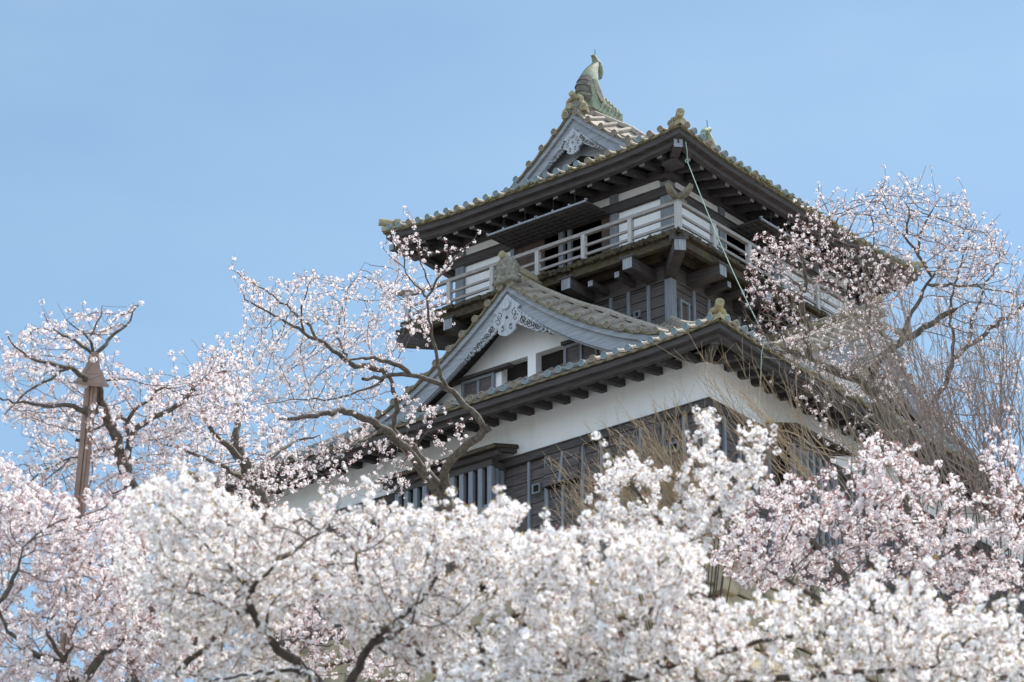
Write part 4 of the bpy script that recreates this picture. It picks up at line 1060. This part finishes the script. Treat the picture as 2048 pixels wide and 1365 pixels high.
    kp = np.array([k[1] for k in kinds]); kp = kp / kp.sum()
    sel = []
    # clumpy density along the twigs
    ph = rg_.uniform(0, 6.28, 3)
    for k in range(reps):
        f = .65 + .5 * np.sin(P[leaf, 0] * 2.1 + ph[0]) * np.sin(P[leaf, 2] * 2.4 + ph[1]) + .25 * np.sin(P[leaf, 1] * 1.7 + ph[2])
        sel.append(leaf[rg_.random(len(leaf)) < f * blossom / reps * 1.4])
    sel = np.concatenate(sel)
    pts = P[sel] + rg_.normal(size=(len(sel), 3)) * .026 * bscale
    kk = rg_.choice(len(kinds), len(sel), p=kp)
    tipn = np.array([len(ch[i]) == 0 for i in sel]); 
    for ki, (kname, _) in enumerate(kinds):
        m = kk == ki
        if not m.any(): continue
        V, Q, MI = scatter(pts[m] + inv, rg_.uniform(.75, 1.25, m.sum()) * bscale, kname, rg_)
        Vs.append(V); Qs.append(Q + off); Ms.append(MI); off += len(V)
    if Vs: mesh_np('crown', np.concatenate(Vs), np.concatenate(Qs), np.concatenate(Ms), M(*pal), root)
    print('TREE', name, 'nodes', N, 'clusters', len(sel))
    return root
PAL_P = ('petal', 'petal_pink', 'bud', 'calyx', 'calyx')
PAL_PP = ('petal_pink', 'petal', 'bud', 'calyx', 'calyx')
PAL_W = ('petal_white', 'petal', 'bud', 'calyx', 'young_leaf')

# the tree in front of the keep
grow('cherry_tree', 'pink blossoming cherry with a lichened forked trunk before the lattice window of the keep', 72.0, [
    (.20, .14, [(905, 1045), (888, 1000), (868, 968), (850, 945)]),
    (.115, .035, [(850, 945, 0), (824, 915, -.2), (802, 886, -.5), (774, 862, -.9), (752, 848, -1.1), (734, 838, -1.3), (703, 829, -1.5), (681, 820, -1.8), (672, 827, -2), (621, 832, -2.4), (560, 840, -3)]),
    (.085, .048, [(868, 968, .3), (858, 945, .6), (838, 905, .8), (822, 888, 1.0), (802, 876, 1.1), (786, 864, 1.2), (781, 852, 1.2), (788, 838, 1.2), (794, 815, 1.2), (791, 790, 1.0), (787, 772, .9), (780, 756, .8)]),
    (.07, .015, [(780, 756, .8), (770, 744, .6), (752, 737, .3), (714, 731, 0), (690, 722, -.3), (668, 700, -.6), (640, 683, -.8), (607, 663, -1), (582, 649, -1.2), (551, 632, -1.4), (518, 619, -1.6), (490, 600, -1.8)]),
    (.11, .085, [(895, 990, 0), (886, 955, -.3), (892, 930, -.6), (909, 911, -.8), (939, 884, -1), (972, 860, -1.1), (979, 855, -1.1)]),
    (.072, .036, [(972, 860, -1.1), (960, 840, -1.1), (935, 819, -1.2), (919, 798, -1.2), (908, 787, -1.2), (888, 774, -1.2), (855, 759, -1.3), (827, 749, -1.4), (796, 748, -1.6), (777, 754, -1.7), (742, 756, -2), (725, 758, -2.2)]),
    (.06, .02, [(827, 749, -1.4), (800, 735, -1.5), (777, 722, -1.6), (753, 718, -1.8), (726, 715, -2), (690, 724, -2.4)]),
    (.05, .026, [(905, 786, -1.2), (884, 769, -1.4), (878, 742, -1.5), (878, 712, -1.6), (874, 700, -1.6), (869, 680, -1.6), (860, 653, -1.7), (854, 630, -1.8), (854, 594, -1.9)]),
    (.028, .008, [(854, 594, -1.9), (866, 574, -2), (885, 541, -2.2), (908, 513, -2.3), (938, 485, -2.4), (956, 466, -2.4)]),
    (.026, .007, [(856, 571, -2), (844, 532, -2), (838, 502, -2.1), (835, 468, -2.1)]),
    (.028, .007, [(858, 600, -1.9), (836, 575, -1.6), (813, 552, -1.5), (810, 533, -1.5), (785, 518, -1.3), (766, 496, -1.2)]),
    (.02, .006, [(810, 535, -1.5), (805, 505, -1.6), (790, 482, -1.7), (776, 470, -1.7)]),
    (.04, .006, [(640, 683, -.8), (607, 640, -.4), (562, 602, 0), (532, 582, .2), (504, 566, .4), (482, 552, .5), (462, 539, .6)]),
    (.03, .006, [(700, 726, -.2), (680, 690, .4), (672, 650, .8), (690, 610, 1.2), (700, 575, 1.4), (720, 540, 1.5), (730, 525, 1.5)]),
    (.03, .006, [(607, 663, -1), (600, 620, -1), (615, 585, -1.2), (622, 560, -1.3)]),
    (.05, .008, [(760, 862, -1), (736, 874, -1.6), (708, 891, -2), (683, 905, -2.3), (652, 928, -2.6), (621, 946, -2.9), (597, 957, -3)]),
    (.03, .006, [(776, 755, -1.7), (750, 770, -2), (700, 790, -2.2), (640, 800, -2.6), (580, 800, -3), (520, 810, -3.4)]),
  ], [
    ([(462, 532), (500, 548), (560, 560), (600, 545), (640, 548), (700, 555), (760, 558), (800, 540), (840, 560), (880, 570), (895, 600), (880, 640), (850, 690), (800, 735), (740, 745), (650, 715), (560, 660), (500, 610)], 620, -1.80, 3.20),
    ([(475, 690), (540, 670), (640, 710), (740, 740), (770, 770), (740, 830), (680, 830), (600, 850), (520, 830), (470, 800)], 430, -2.70, 2.80),
    ([(480, 600), (560, 660), (650, 720), (560, 690), (500, 640)], 80, -1.20, 2.30),
    ([(620, 830), (700, 835), (770, 870), (720, 900), (640, 930), (560, 950), (520, 920), (560, 860)], 170, -2.80, 1.30),
    ([(760, 470), (840, 470), (900, 530), (960, 465), (880, 580), (800, 560)], 70, -1.60, 0.00),
    ([(880, 860), (930, 845), (880, 960), (800, 960), (740, 930), (760, 880)], 60, -1.40, 0.20),
    ([(690, 940), (800, 940), (830, 1000), (700, 1010)], 26, -1.20, 1.30),
    ([(800, 790), (860, 800), (900, 830), (830, 850), (800, 840)], 50, -0.20, 1.60),
  ], 11, (('full', .72), ('bud', .28)), PAL_P, blossom=1.0, bscale=.98, rtip=.0034)

# tree behind it, lower left of the keep
grow('cherry_tree', 'pink blossoming cherry filling the gap between the lamp pole and the lower eave corner', 62.0, [
    (.17, .10, [(545, 1080), (520, 1000), (490, 930), (470, 880)]),
    (.08, .02, [(490, 930), (430, 870, -1), (400, 820, -1.4), (385, 770, -1.6)]),
    (.07, .015, [(470, 880), (480, 820, .5), (450, 760, 1), (440, 720, 1)]),
    (.07, .015, [(500, 960), (560, 900, 1.5), (600, 880, 2), (640, 870, 2.2)]),
    (.06, .015, [(505, 970), (440, 930, -1.5), (370, 900, -2), (310, 880, -2)]),
  ], [
    ([(300, 770), (380, 740), (470, 700), (500, 760), (560, 850), (580, 900), (600, 970), (560, 1010), (480, 1020), (330, 990), (280, 900)], 820, -2.6, 2.6),
    ([(620, 940), (720, 950), (740, 1000), (640, 1010)], 40, -1, 2.5),
  ], 12, (('full', .72), ('bud', .28)), PAL_P, blossom=1.0, bscale=.98, rtip=.0034)

# left tree around the lamp pole
grow('cherry_tree', 'pink blossoming cherry whose grey limbs cross in front of the brown lamp pole', 46.0, [
    (.10, .075, [(268, 1000), (250, 945), (243, 922), (236, 898), (228, 872), (217, 845)]),
    (.07, .035, [(217, 845), (205, 810, -.2), (199, 780, -.3), (191, 760, -.3), (190, 736, -.4), (187, 711, -.4)]),
    (.035, .008, [(187, 711, -.4), (207, 691, -.3), (236, 670, 0), (258, 644, .2), (277, 611, .4)]),
    (.03, .006, [(187, 700, -.4), (185, 683, -.4), (180, 674, -.5), (168, 666, -.7), (152, 656, -.9), (133, 640, -1)]),
    (.018, .005, [(181, 675, -.5), (195, 650, -.6), (201, 627, -.7), (204, 612, -.7)]),
    (.03, .006, [(184, 704, -.4), (164, 689, -.7), (144, 680, -.9), (121, 670, -1.1), (100, 656, -1.3), (88, 627, -1.4)]),
    (.05, .008, [(193, 772, -.3), (170, 754, -.8), (148, 740, -1), (129, 732, -1.2), (90, 726, -1.5), (68, 715, -1.7), (37, 703, -1.9), (18, 678, -2), (12, 665, -2)]),
    (.05, .01, [(191, 829, -.2), (164, 816, -.8), (139, 810, -1), (103, 812, -1.3), (68, 810, -1.5), (31, 803, -1.7), (-10, 790, -2)]),
    (.025, .006, [(137, 735, -1.1), (110, 752, -1.4), (70, 773, -1.6), (35, 800, -1.8), (5, 835, -2)]),
    (.08, .045, [(268, 985, 1), (258, 970, 1), (260, 944, 1), (254, 907, 1), (258, 876, 1), (267, 866, 1)]),
    (.045, .022, [(267, 866, 1), (291, 847, 1.1), (320, 827, 1.2), (357, 816, 1.3), (373, 800, 1.3), (381, 773, 1.4), (394, 767, 1.4), (418, 754, 1.5), (450, 742, 1.6)]),
    (.04, .015, [(256, 885, 1), (248, 847, .8), (262, 833, .8), (287, 804, .8), (295, 795, .8), (330, 775, .8)]),
    (.03, .01, [(248, 847, .8), (236, 833, .6), (222, 836, .4), (190, 862, .2), (160, 863, 0)]),
    (.03, .008, [(254, 905, 1), (228, 899, .6), (205, 898, .3), (174, 906, 0), (144, 916, -.3), (109, 932, -.5), (80, 945, -.6)]),
    (.02, .006, [(200, 765, -.3), (225, 758, -.2), (250, 758, 0), (275, 765, .2)]),
  ], [
    ([(0, 700), (60, 640), (130, 640), (190, 620), (215, 600), (250, 625), (278, 610), (262, 660), (215, 700), (235, 720), (250, 760), (200, 780), (100, 770), (0, 830)], 250, -1.30, 2.30),
    ([(220, 770), (300, 760), (370, 750), (400, 705), (430, 690), (480, 720), (490, 780), (460, 860), (400, 900), (330, 960), (270, 930), (240, 850)], 500, -0.60, 3.30),
    ([(0, 840), (90, 790), (190, 790), (250, 840), (240, 900), (160, 960), (60, 900)], 330, -1.10, 2.70),
    ([(0, 930), (60, 900), (160, 960), (260, 920), (330, 970), (300, 1060), (0, 1060)], 420, -1.10, 2.40),
  ], 13, (('full', .72), ('bud', .28)), PAL_P, blossom=.80, bscale=.88, step=.125, rtip=.0032)

# pale tree low on the left
grow('cherry_tree', 'pale pink cherry massed across the lower left corner below the lamp pole', 40.0, [
    (.085, .065, [(150, 1420), (161, 1364)]),
    (.058, .026, [(161, 1364), (191, 1325), (227, 1290), (250, 1272), (273, 1260), (312, 1232), (353, 1208), (380, 1195)]),
    (.05, .02, [(155, 1375), (131, 1328, -.4), (107, 1295, -.6), (95, 1270, -.7)]),
    (.03, .01, [(131, 1328, -.4), (140, 1300, -.5), (150, 1279, -.5), (152, 1250, -.5)]),
    (.05, .015, [(120, 1330, -.4), (60, 1300, -1), (16, 1273, -1), (4, 1240, -1), (-6, 1210, -1)]),
    (.04, .01, [(0, 1215, -1), (8, 1197, -1), (30, 1145, -1), (40, 1115, -1), (46, 1095, -1)]),
    (.04, .01, [(312, 1232), (290, 1180, .6), (230, 1150, .8), (180, 1120, 1), (140, 1060, 1)]),
    (.03, .01, [(227, 1290), (245, 1240, .4), (235, 1190, .5)]),
  ], [
    ([(-20, 1010), (40, 985), (120, 1000), (250, 980), (330, 1080), (420, 1200), (400, 1365), (-20, 1380)], 1750, -1.40, 3.00),
    ([(-20, 920), (10, 900), (20, 960), (100, 1000), (-20, 1010)], 40, -1.20, 1.80),
  ], 14, (('full', .9), ('bud', .1)), PAL_P, blossom=1.15, bscale=1.0, step=.115, rtip=.0034)
# second one behind to close the mass
grow('cherry_tree', 'pale pink cherry behind the white tree, left of its forked trunk', 45.0, [
    (.13, .09, [(420, 1420), (400, 1330), (380, 1260)]),
    (.06, .02, [(380, 1260), (330, 1200, 1), (280, 1150, 1.4), (240, 1090, 1.6)]),
    (.06, .02, [(390, 1290), (450, 1220, 1), (520, 1160, 1.4), (600, 1130, 1.6)]),
    (.05, .02, [(400, 1330), (520, 1290, .6), (640, 1270, .8), (740, 1250, 1)]),
  ], [
    ([(200, 1060), (350, 1010), (600, 1040), (850, 1080), (900, 1300), (850, 1365), (250, 1365)], 1100, -2, 2.4),
  ], 15, (('full', .9), ('bud', .1)), PAL_P, blossom=1.05, bscale=1.0, step=.125, rtip=.0034)

# foreground white trees
grow('cherry_tree', 'white cherry with olive young leaves and a dark forked trunk in the middle foreground', 30.0, [
    (.066, .056, [(668, 1470), (655, 1400), (637, 1365)]),
    (.056, .034, [(637, 1365), (610, 1337), (578, 1319), (552, 1295), (528, 1272), (512, 1246), (504, 1221), (500, 1204), (496, 1188)]),
    (.034, .014, [(496, 1188), (488, 1168), (477, 1150), (459, 1132), (452, 1120)]),
    (.03, .012, [(496, 1188), (512, 1172, -.2), (520, 1160, -.3), (531, 1148, -.3), (551, 1128, -.4)]),
    (.02, .008, [(477, 1150), (474, 1120), (470, 1100)]),
    (.052, .03, [(690, 1400), (697, 1365, -.3), (712, 1345, -.3), (726, 1322, -.3), (747, 1280, -.3), (758, 1268, -.3), (771, 1258, -.3), (790, 1248, -.3)]),
    (.035, .012, [(752, 1288, -.3), (780, 1275, -.5), (815, 1257, -.7), (825, 1245, -.7)]),
    (.025, .01, [(750, 1285, -.3), (745, 1262, -.2), (742, 1240, -.1), (740, 1215, 0)]),
    (.03, .01, [(910, 1357, .5), (870, 1340, .3), (815, 1325, 0), (785, 1310, -.2), (757, 1296, -.3)]),
    (.03, .01, [(504, 1221), (470, 1225, .3), (440, 1213, .4), (410, 1190, .5), (350, 1182, .6)]),
    (.025, .01, [(528, 1272), (536, 1240, -.4), (538, 1215, -.5)]),
    (.032, .01, [(655, 1385), (587, 1337, -.8), (519, 1349, -1), (430, 1360, -1.2)]),
    (.03, .008, [(790, 1248, -.3), (850, 1190, 0), (880, 1150, .2), (900, 1090, .3)]),
    (.03, .008, [(740, 1215, 0), (720, 1150, .2), (700, 1090, .3)]),
    (.03, .008, [(551, 1128, -.4), (600, 1090, 0), (640, 1060, .2)]),
  ], [
    ([(250, 1030), (275, 985), (330, 950), (380, 940), (430, 965), (480, 1005), (560, 1022), (650, 1005), (700, 1018), (760, 1005), (800, 1028), (860, 1033), (910, 1045), (960, 1020), (1010, 1018), (1048, 1005), (1052, 1025), (1000, 1060), (1040, 1090), (1080, 1130), (1060, 1210), (900, 1220), (760, 1200), (600, 1190), (430, 1160), (330, 1120), (270, 1060)], 1350, -0.90, 2.70),
    ([(330, 1120), (430, 1160), (600, 1190), (560, 1250), (480, 1290), (340, 1280), (270, 1180)], 300, -0.60, 2.40),
    ([(600, 1190), (760, 1200), (900, 1220), (960, 1300), (900, 1365), (720, 1300)], 420, -0.60, 2.40),
    ([(330, 1330), (520, 1330), (600, 1365), (330, 1365)], 60, -0.60, 1.40),
  ], 16, (('white', 1),), PAL_W, blossom=1.0, bscale=.98, step=.085, rtip=.003, bark='bark_dark')
grow('cherry_tree', 'white cherry with a slanting dark limb at the lower left, before the pale pink mass', 33.0, [
    (.055, .042, [(300, 1440), (336, 1364)]),
    (.042, .02, [(336, 1364), (360, 1342), (383, 1323), (405, 1302), (427, 1279), (448, 1254), (465, 1232), (475, 1225)]),
    (.03, .01, [(383, 1323), (400, 1280, .3), (395, 1240, .4)]),
  ], [([(230, 1060), (330, 1040), (420, 1110), (470, 1210), (420, 1300), (300, 1340), (240, 1200)], 170, -0.30, 2.30)],
  17, (('white', 1),), PAL_W, blossom=.9, bscale=.98, step=.09, rtip=.003, bark='bark_dark')
grow('cherry_tree', 'white cherry whose blossom banks along the bottom edge right of the forked trunk', 28.0, [
    (.10, .07, [(1190, 1480), (1170, 1400), (1150, 1345)]),
    (.05, .015, [(1150, 1345), (1100, 1290, .3), (1060, 1240, .5), (1040, 1190, .6)]),
    (.05, .015, [(1150, 1345), (1230, 1280, .2), (1300, 1220, .2), (1350, 1180, .2)]),
    (.04, .012, [(955, 1350, .6), (962, 1325, .6), (967, 1301, .6), (964, 1285, .6), (958, 1269, .6), (950, 1256, .6)]),
    (.05, .012, [(1170, 1390), (1080, 1380, .5), (1000, 1360, .6), (955, 1350, .6)]),
    (.05, .015, [(1170, 1390), (1300, 1340, -.2), (1450, 1300, -.3), (1600, 1270, -.4)]),
    (.05, .015, [(1200, 1400), (1400, 1380, -.4), (1650, 1350, -.6), (1900, 1330, -.6)]),
  ], [
    ([(1000, 1090), (1100, 1050), (1200, 1065), (1300, 1050), (1390, 1080), (1420, 1150), (1330, 1230), (1180, 1260), (1040, 1240)], 520, -1.4, 1.6),
    ([(1000, 1250), (1180, 1250), (1330, 1230), (1470, 1200), (1560, 1195), (1640, 1195), (1700, 1180), (1760, 1140), (1840, 1190), (1930, 1230), (2048, 1210), (2060, 1380), (880, 1380)], 980, -1.5, 1.5),
  ], 18, (('white', 1),), PAL_W, blossom=1.0, bscale=.98, step=.085, rtip=.003, bark='bark_dark')
grow('cherry_tree', 'white cherry throwing slender blossom sprays up before the planked wall corner', 34.0, [
    (.09, .06, [(1330, 1440), (1345, 1250), (1360, 1150)]),
    (.04, .012, [(1360, 1150), (1340, 1080, .2), (1300, 1020, .3), (1265, 975, .4), (1240, 945, .5)]),
    (.035, .008, [(1360, 1150), (1400, 1050, .2), (1430, 980, .2), (1437, 920, .3), (1425, 870, .3), (1418, 825, .3)]),
    (.03, .008, [(1400, 1050, .2), (1460, 1000, 0), (1500, 960, 0), (1530, 915, 0), (1535, 880, 0)]),
    (.03, .008, [(1340, 1080, .2), (1270, 1050, 0), (1220, 1000, 0), (1196, 958, 0)]),
    (.03, .008, [(1360, 1100, .2), (1350, 1020, 0), (1370, 970, 0), (1330, 945, .1)]),
  ], [
    ([(1182, 950), (1205, 945), (1250, 925), (1330, 940), (1350, 955), (1310, 975), (1260, 960), (1215, 985), (1195, 1000)], 75, -.8, .8),
    ([(1410, 815), (1432, 815), (1445, 870), (1450, 930), (1490, 880), (1508, 885), (1500, 930), (1530, 870), (1545, 880), (1530, 930), (1560, 960), (1500, 1020), (1400, 1050), (1330, 1060), (1290, 1040), (1370, 990), (1400, 930), (1380, 860)], 230, -1, 1),
    ([(1180, 1010), (1300, 1010), (1400, 1040), (1420, 1120), (1280, 1110), (1180, 1060)], 180, -1, 1),
  ], 19, (('white', 1),), PAL_W, blossom=.95, bscale=.98, step=.09, rtip=.003, bark='bark_dark')

# pink trees at the right
grow('cherry_tree', 'deeper pink cherry with reddish buds in front of the bare shrubs at right', 42.0, [
    (.13, .09, [(1800, 1440), (1780, 1320), (1760, 1240)]),
    (.06, .015, [(1760, 1240), (1700, 1160, .4), (1640, 1090, .6), (1580, 1020, .8), (1560, 975, 1)]),
    (.06, .015, [(1760, 1240), (1740, 1120, 0), (1730, 1020, 0), (1725, 930, .2), (1738, 885, .2)]),
    (.06, .015, [(1770, 1270), (1850, 1160, .4), (1890, 1080, .5), (1900, 1000, .5)]),
    (.05, .012, [(1760, 1250), (1640, 1200, -.5), (1540, 1140, -.7), (1460, 1110, -.8)]),
    (.05, .012, [(1780, 1300), (1920, 1220, .5), (2000, 1130, .6), (2040, 1060, .6)]),
  ], [
    ([(1480, 990), (1550, 970), (1590, 960), (1640, 990), (1690, 990), (1720, 890), (1745, 865), (1760, 920), (1800, 905), (1845, 900), (1850, 960), (1950, 970), (2050, 985), (2060, 1180), (1930, 1200), (1780, 1150), (1640, 1190), (1500, 1180), (1400, 1120), (1440, 1050)], 1350, -2, 2),
    ([(1960, 880), (2050, 850), (2050, 990), (1960, 970)], 60, -1, 2),
  ], 20, (('full', .64), ('bud', .36)), PAL_P, blossom=.9, bscale=1.05, step=.12, rtip=.0036)
grow('cherry_tree', 'tall pink cherry with lichened grey limbs hiding the right-hand eaves of the keep', 66.0, [
    (.19, .15, [(1826, 1010), (1812, 930), (1797, 892), (1780, 850), (1758, 800), (1745, 778), (1728, 758)]),
    (.12, .04, [(1728, 758), (1700, 752, -.3), (1675, 744, -.5), (1650, 735, -.7), (1633, 724, -.9), (1610, 709, -1), (1580, 705, -1.2), (1550, 702, -1.4)]),
    (.07, .03, [(1614, 711, -1), (1617, 695, -1), (1614, 670, -1), (1608, 635, -1.1), (1606, 605, -1.2), (1608, 572, -1.2), (1612, 548, -1.2), (1609, 528, -1.3)]),
    (.025, .006, [(1609, 528, -1.3), (1596, 499, -1.5), (1584, 481, -1.6), (1570, 470, -1.6), (1548, 472, -1.7)]),
    (.022, .006, [(1609, 528, -1.3), (1587, 503, -1.2), (1565, 490, -1.1), (1548, 478, -1)]),
    (.022, .006, [(1611, 540, -1.2), (1630, 520, -1), (1634, 500, -1), (1640, 470, -1), (1650, 440, -.8)]),
    (.022, .006, [(1607, 590, -1.2), (1590, 560, -1.6), (1560, 540, -1.8), (1530, 520, -2)]),
    (.022, .006, [(1550, 702, -1.4), (1525, 660, -1.5), (1500, 640, -1.6), (1480, 600, -1.7)]),
    (.02, .006, [(1580, 705, -1.2), (1560, 660, -1.5), (1520, 600, -1.9), (1510, 560, -2)]),
    (.10, .055, [(1740, 770, .2), (1750, 725, .4), (1786, 696, .7), (1828, 670, 1), (1870, 642, 1.3), (1905, 622, 1.5)]),
    (.06, .03, [(1800, 688, .8), (1810, 660, .8), (1825, 626, .9), (1834, 601, 1), (1852, 573, 1), (1864, 556, 1)]),
    (.04, .012, [(1864, 556, 1), (1842, 523, .9), (1834, 506, .9), (1811, 475, .8), (1786, 450, .7), (1772, 428, .6), (1765, 405, .6)]),
    (.03, .008, [(1834, 506, .9), (1838, 478, 1), (1845, 445, 1), (1860, 420, 1), (1880, 395, 1)]),
    (.03, .008, [(1864, 556, 1), (1885, 530, 1.3), (1900, 500, 1.5), (1925, 470, 1.7), (1950, 440, 1.8)]),
    (.03, .008, [(1811, 475, .8), (1818, 450, .6), (1822, 420, .5), (1800, 395, .4)]),
    (.04, .01, [(1852, 573, 1), (1900, 570, 1.6), (1960, 575, 2), (2030, 590, 2.4)]),
    (.075, .036, [(1797, 892, 1), (1850, 830, 1.5), (1884, 778, 1.8), (1900, 739, 2), (1909, 711, 2), (1937, 692, 2.2), (1981, 656, 2.4), (2020, 631, 2.6), (2060, 602, 2.8)]),
    (.04, .01, [(1909, 711, 2), (1900, 660, 2), (1902, 600, 2), (1918, 540, 2.1), (1935, 480, 2.2)]),
    (.04, .01, [(1937, 692, 2.2), (1945, 640, 2.4), (1975, 560, 2.6), (2000, 510, 2.7)]),
    (.03, .007, [(1745, 720, .4), (1735, 660, .2), (1740, 600, .2), (1750, 540, .3), (1748, 480, .4), (1740, 430, .5), (1755, 395, .5), (1772, 358, .5)]),
    (.025, .006, [(1735, 620, .2), (1715, 560, 0), (1690, 500, 0), (1700, 450, 0), (1745, 400, .2)]),
    (.02, .005, [(1634, 500, -1), (1660, 470, -.6), (1664, 430, -.5), (1640, 400, -.5), (1637, 365, -.5)]),
    (.02, .005, [(1660, 460, -.6), (1690, 430, -.4), (1720, 395, -.2)]),
  ], [
    ([(1560, 470), (1600, 430), (1640, 380), (1660, 430), (1700, 400), (1760, 380), (1800, 385), (1800, 480), (1840, 560), (1780, 640), (1700, 620), (1640, 600), (1590, 540)], 560, -2.4, 1.6),
    ([(1760, 400), (1800, 380), (1880, 380), (1930, 400), (1960, 440), (1990, 480), (1960, 560), (1900, 600), (1850, 540), (1800, 460)], 480, -1.5, 2.6),
    ([(1960, 450), (2010, 490), (2048, 530), (2060, 640), (2000, 700), (1900, 680), (1860, 620), (1930, 560)], 620, 0, 3),
    ([(1480, 600), (1500, 500), (1560, 480), (1620, 600), (1650, 720), (1700, 760), (1640, 780), (1560, 720), (1500, 680)], 260, -2.6, .4),
    ([(1640, 620), (1780, 640), (1840, 700), (1800, 820), (1700, 800), (1640, 740)], 340, -2, 2),
    ([(1840, 700), (2048, 700), (2048, 860), (1900, 880), (1820, 800)], 420, 0, 3),
    ([(1590, 800), (1700, 800), (1800, 860), (1780, 960), (1660, 900)], 150, -1.5, 1),
  ], 21, (('full', .34), ('bud', .66)), PAL_P, blossom=.60, bscale=.84, rtip=.0040, spur=.22)

# ------------------------------------------------------------------ bare shrubs
def shrub(label, depth, stems, n_side, seed, m, r0=.014, group='bare shrubs on the slope below the keep', cat='shrub', dspread=1.5):
    """stems: [(base px, base py, spread x, spread y, tip px, tip py, spread x, spread y, count)]"""
    rr = random.Random(seed); mb = MB(); allp = []
    for (bx, by, bsx, bsy, tx, ty, tsx, tsy, n) in stems:
        for _ in range(n):
            b = at(bx + rr.gauss(0, bsx), by + rr.gauss(0, bsy), depth + rr.uniform(-dspread, dspread)); t = at(tx + rr.uniform(-tsx, tsx), ty + rr.uniform(-tsy, tsy), depth + rr.uniform(-dspread, dspread))
            L = np.linalg.norm(t - b); k = 10; bend = np.array([rr.gauss(0, 1), rr.gauss(0, 1), rr.gauss(0, .6)]) * L * .05; sag = np.array([0, 0, -.06 * L * rr.uniform(.2, 1.4)])
            kink = [np.array([rr.gauss(0, 1), rr.gauss(0, 1), rr.gauss(0, 1)]) * L * .011 for _ in range(k + 1)]
            pts = [b + (t - b) * s / k + (bend + sag) * math.sin(math.pi * s / k) + kink[s] for s in range(k + 1)]
            r1 = r0 * rr.uniform(.7, 1.4); mb.tube(pts, [r1 * (1 - .75 * s / k) for s in range(k + 1)], 5, 0, False); allp.append(b)
            for _ in range(rr.randint(max(0, n_side - 2), n_side + 2)):
                s = rr.uniform(.25, .95); i = int(s * k); p = np.array(pts[i]); d = np.array(pts[min(i + 1, k)]) - np.array(pts[max(i - 1, 0)]); d /= np.linalg.norm(d)
                q = d + np.array([rr.gauss(0, .38), rr.gauss(0, .38), rr.gauss(.12, .3)]); q /= np.linalg.norm(q); l = L * rr.uniform(.12, .34) * (1.15 - s * .5)
                cv = np.array([rr.gauss(0, 1), rr.gauss(0, 1), rr.gauss(.5, 1)]) * l * .06
                sp = [p + q * l * v / 5 + cv * (v / 5) ** 2 * 2 for v in range(6)]; r2 = r1 * (1 - .7 * s) * .62
                mb.tube(sp, [max(r2 * (1 - .7 * v / 5), .0028) for v in range(6)], 4, 0, False)
                for _ in range(rr.randint(0, 2)):
                    v = rr.randint(1, 4); q2 = q + np.array([rr.gauss(0, .45), rr.gauss(0, .45), rr.gauss(.1, .35)]); q2 /= np.linalg.norm(q2); l2 = l * rr.uniform(.2, .5)
                    mb.tube([sp[v] + q2 * l2 * x / 3 for x in range(4)], [.004, .0036, .003, .0024], 3, 0, False)
    # crown to ground: short stool
    c = np.mean(np.array(allp), axis=0); gz = hill(c[0], c[1])
    for p in allp[::4]:
        f = c + (p - c) * .35; f[2] = gz - .2; mb.tube([f, (f + p) / 2 + (c - p) * .1, p], [r0 * 1.5, r0 * 1.3, r0 * 1.0], 5, 1, False)
    root_l = np.array([c[0], c[1], gz]); mb.v = [(a - root_l[0], b - root_l[1], z - root_l[2]) for a, b, z in mb.v]
    o = mb.build('bare_shrub', M(m, 'bark'), None, True); o.location = tuple(root_l); tag(o, label, cat, group)
    print('SHRUB', len(mb.f))
shrub('leafless tan shrub fanning across the dark planked wall', 56.0, [(1400, 1060, 40, 25, 1235, 880, 80, 60, 36), (1440, 1050, 40, 20, 1340, 830, 70, 70, 34), (1260, 1085, 40, 20, 1140, 960, 50, 60, 24), (1340, 1080, 50, 20, 1240, 950, 80, 60, 28)], 6, 31, 'shoot', .010)
shrub('leafless tan shrub reaching up to the corner of the lower eave', 58.0, [(1640, 1010, 40, 30, 1400, 720, 60, 40, 10), (1620, 970, 60, 40, 1450, 740, 60, 50, 11), (1670, 970, 60, 40, 1540, 740, 60, 60, 7)], 5, 32, 'shoot', .010)
shrub('leafless brown shrub crossing the plaster band under the right-hand eave', 54.0, [(1740, 1060, 50, 30, 1540, 830, 70, 60, 4), (1800, 1030, 90, 30, 1640, 700, 90, 90, 7), (1870, 1000, 90, 40, 1720, 640, 80, 90, 8), (1870, 1010, 90, 30, 1660, 530, 100, 90, 12), (1760, 980, 60, 40, 1560, 640, 60, 80, 8)], 5, 33, 'shoot_grey', .0085)
shrub('tall leafless pinkish grey shrub with many stems at the right edge', 52.0, [(1960, 1040, 90, 30, 1800, 720, 90, 90, 15), (2010, 1020, 70, 30, 1900, 660, 90, 120, 22), (2040, 1000, 50, 30, 2010, 660, 60, 110, 20), (1930, 990, 50, 40, 1740, 560, 80, 80, 9), (1990, 980, 40, 30, 1850, 520, 80, 80, 9)], 7, 34, 'shoot_pink', .0115)
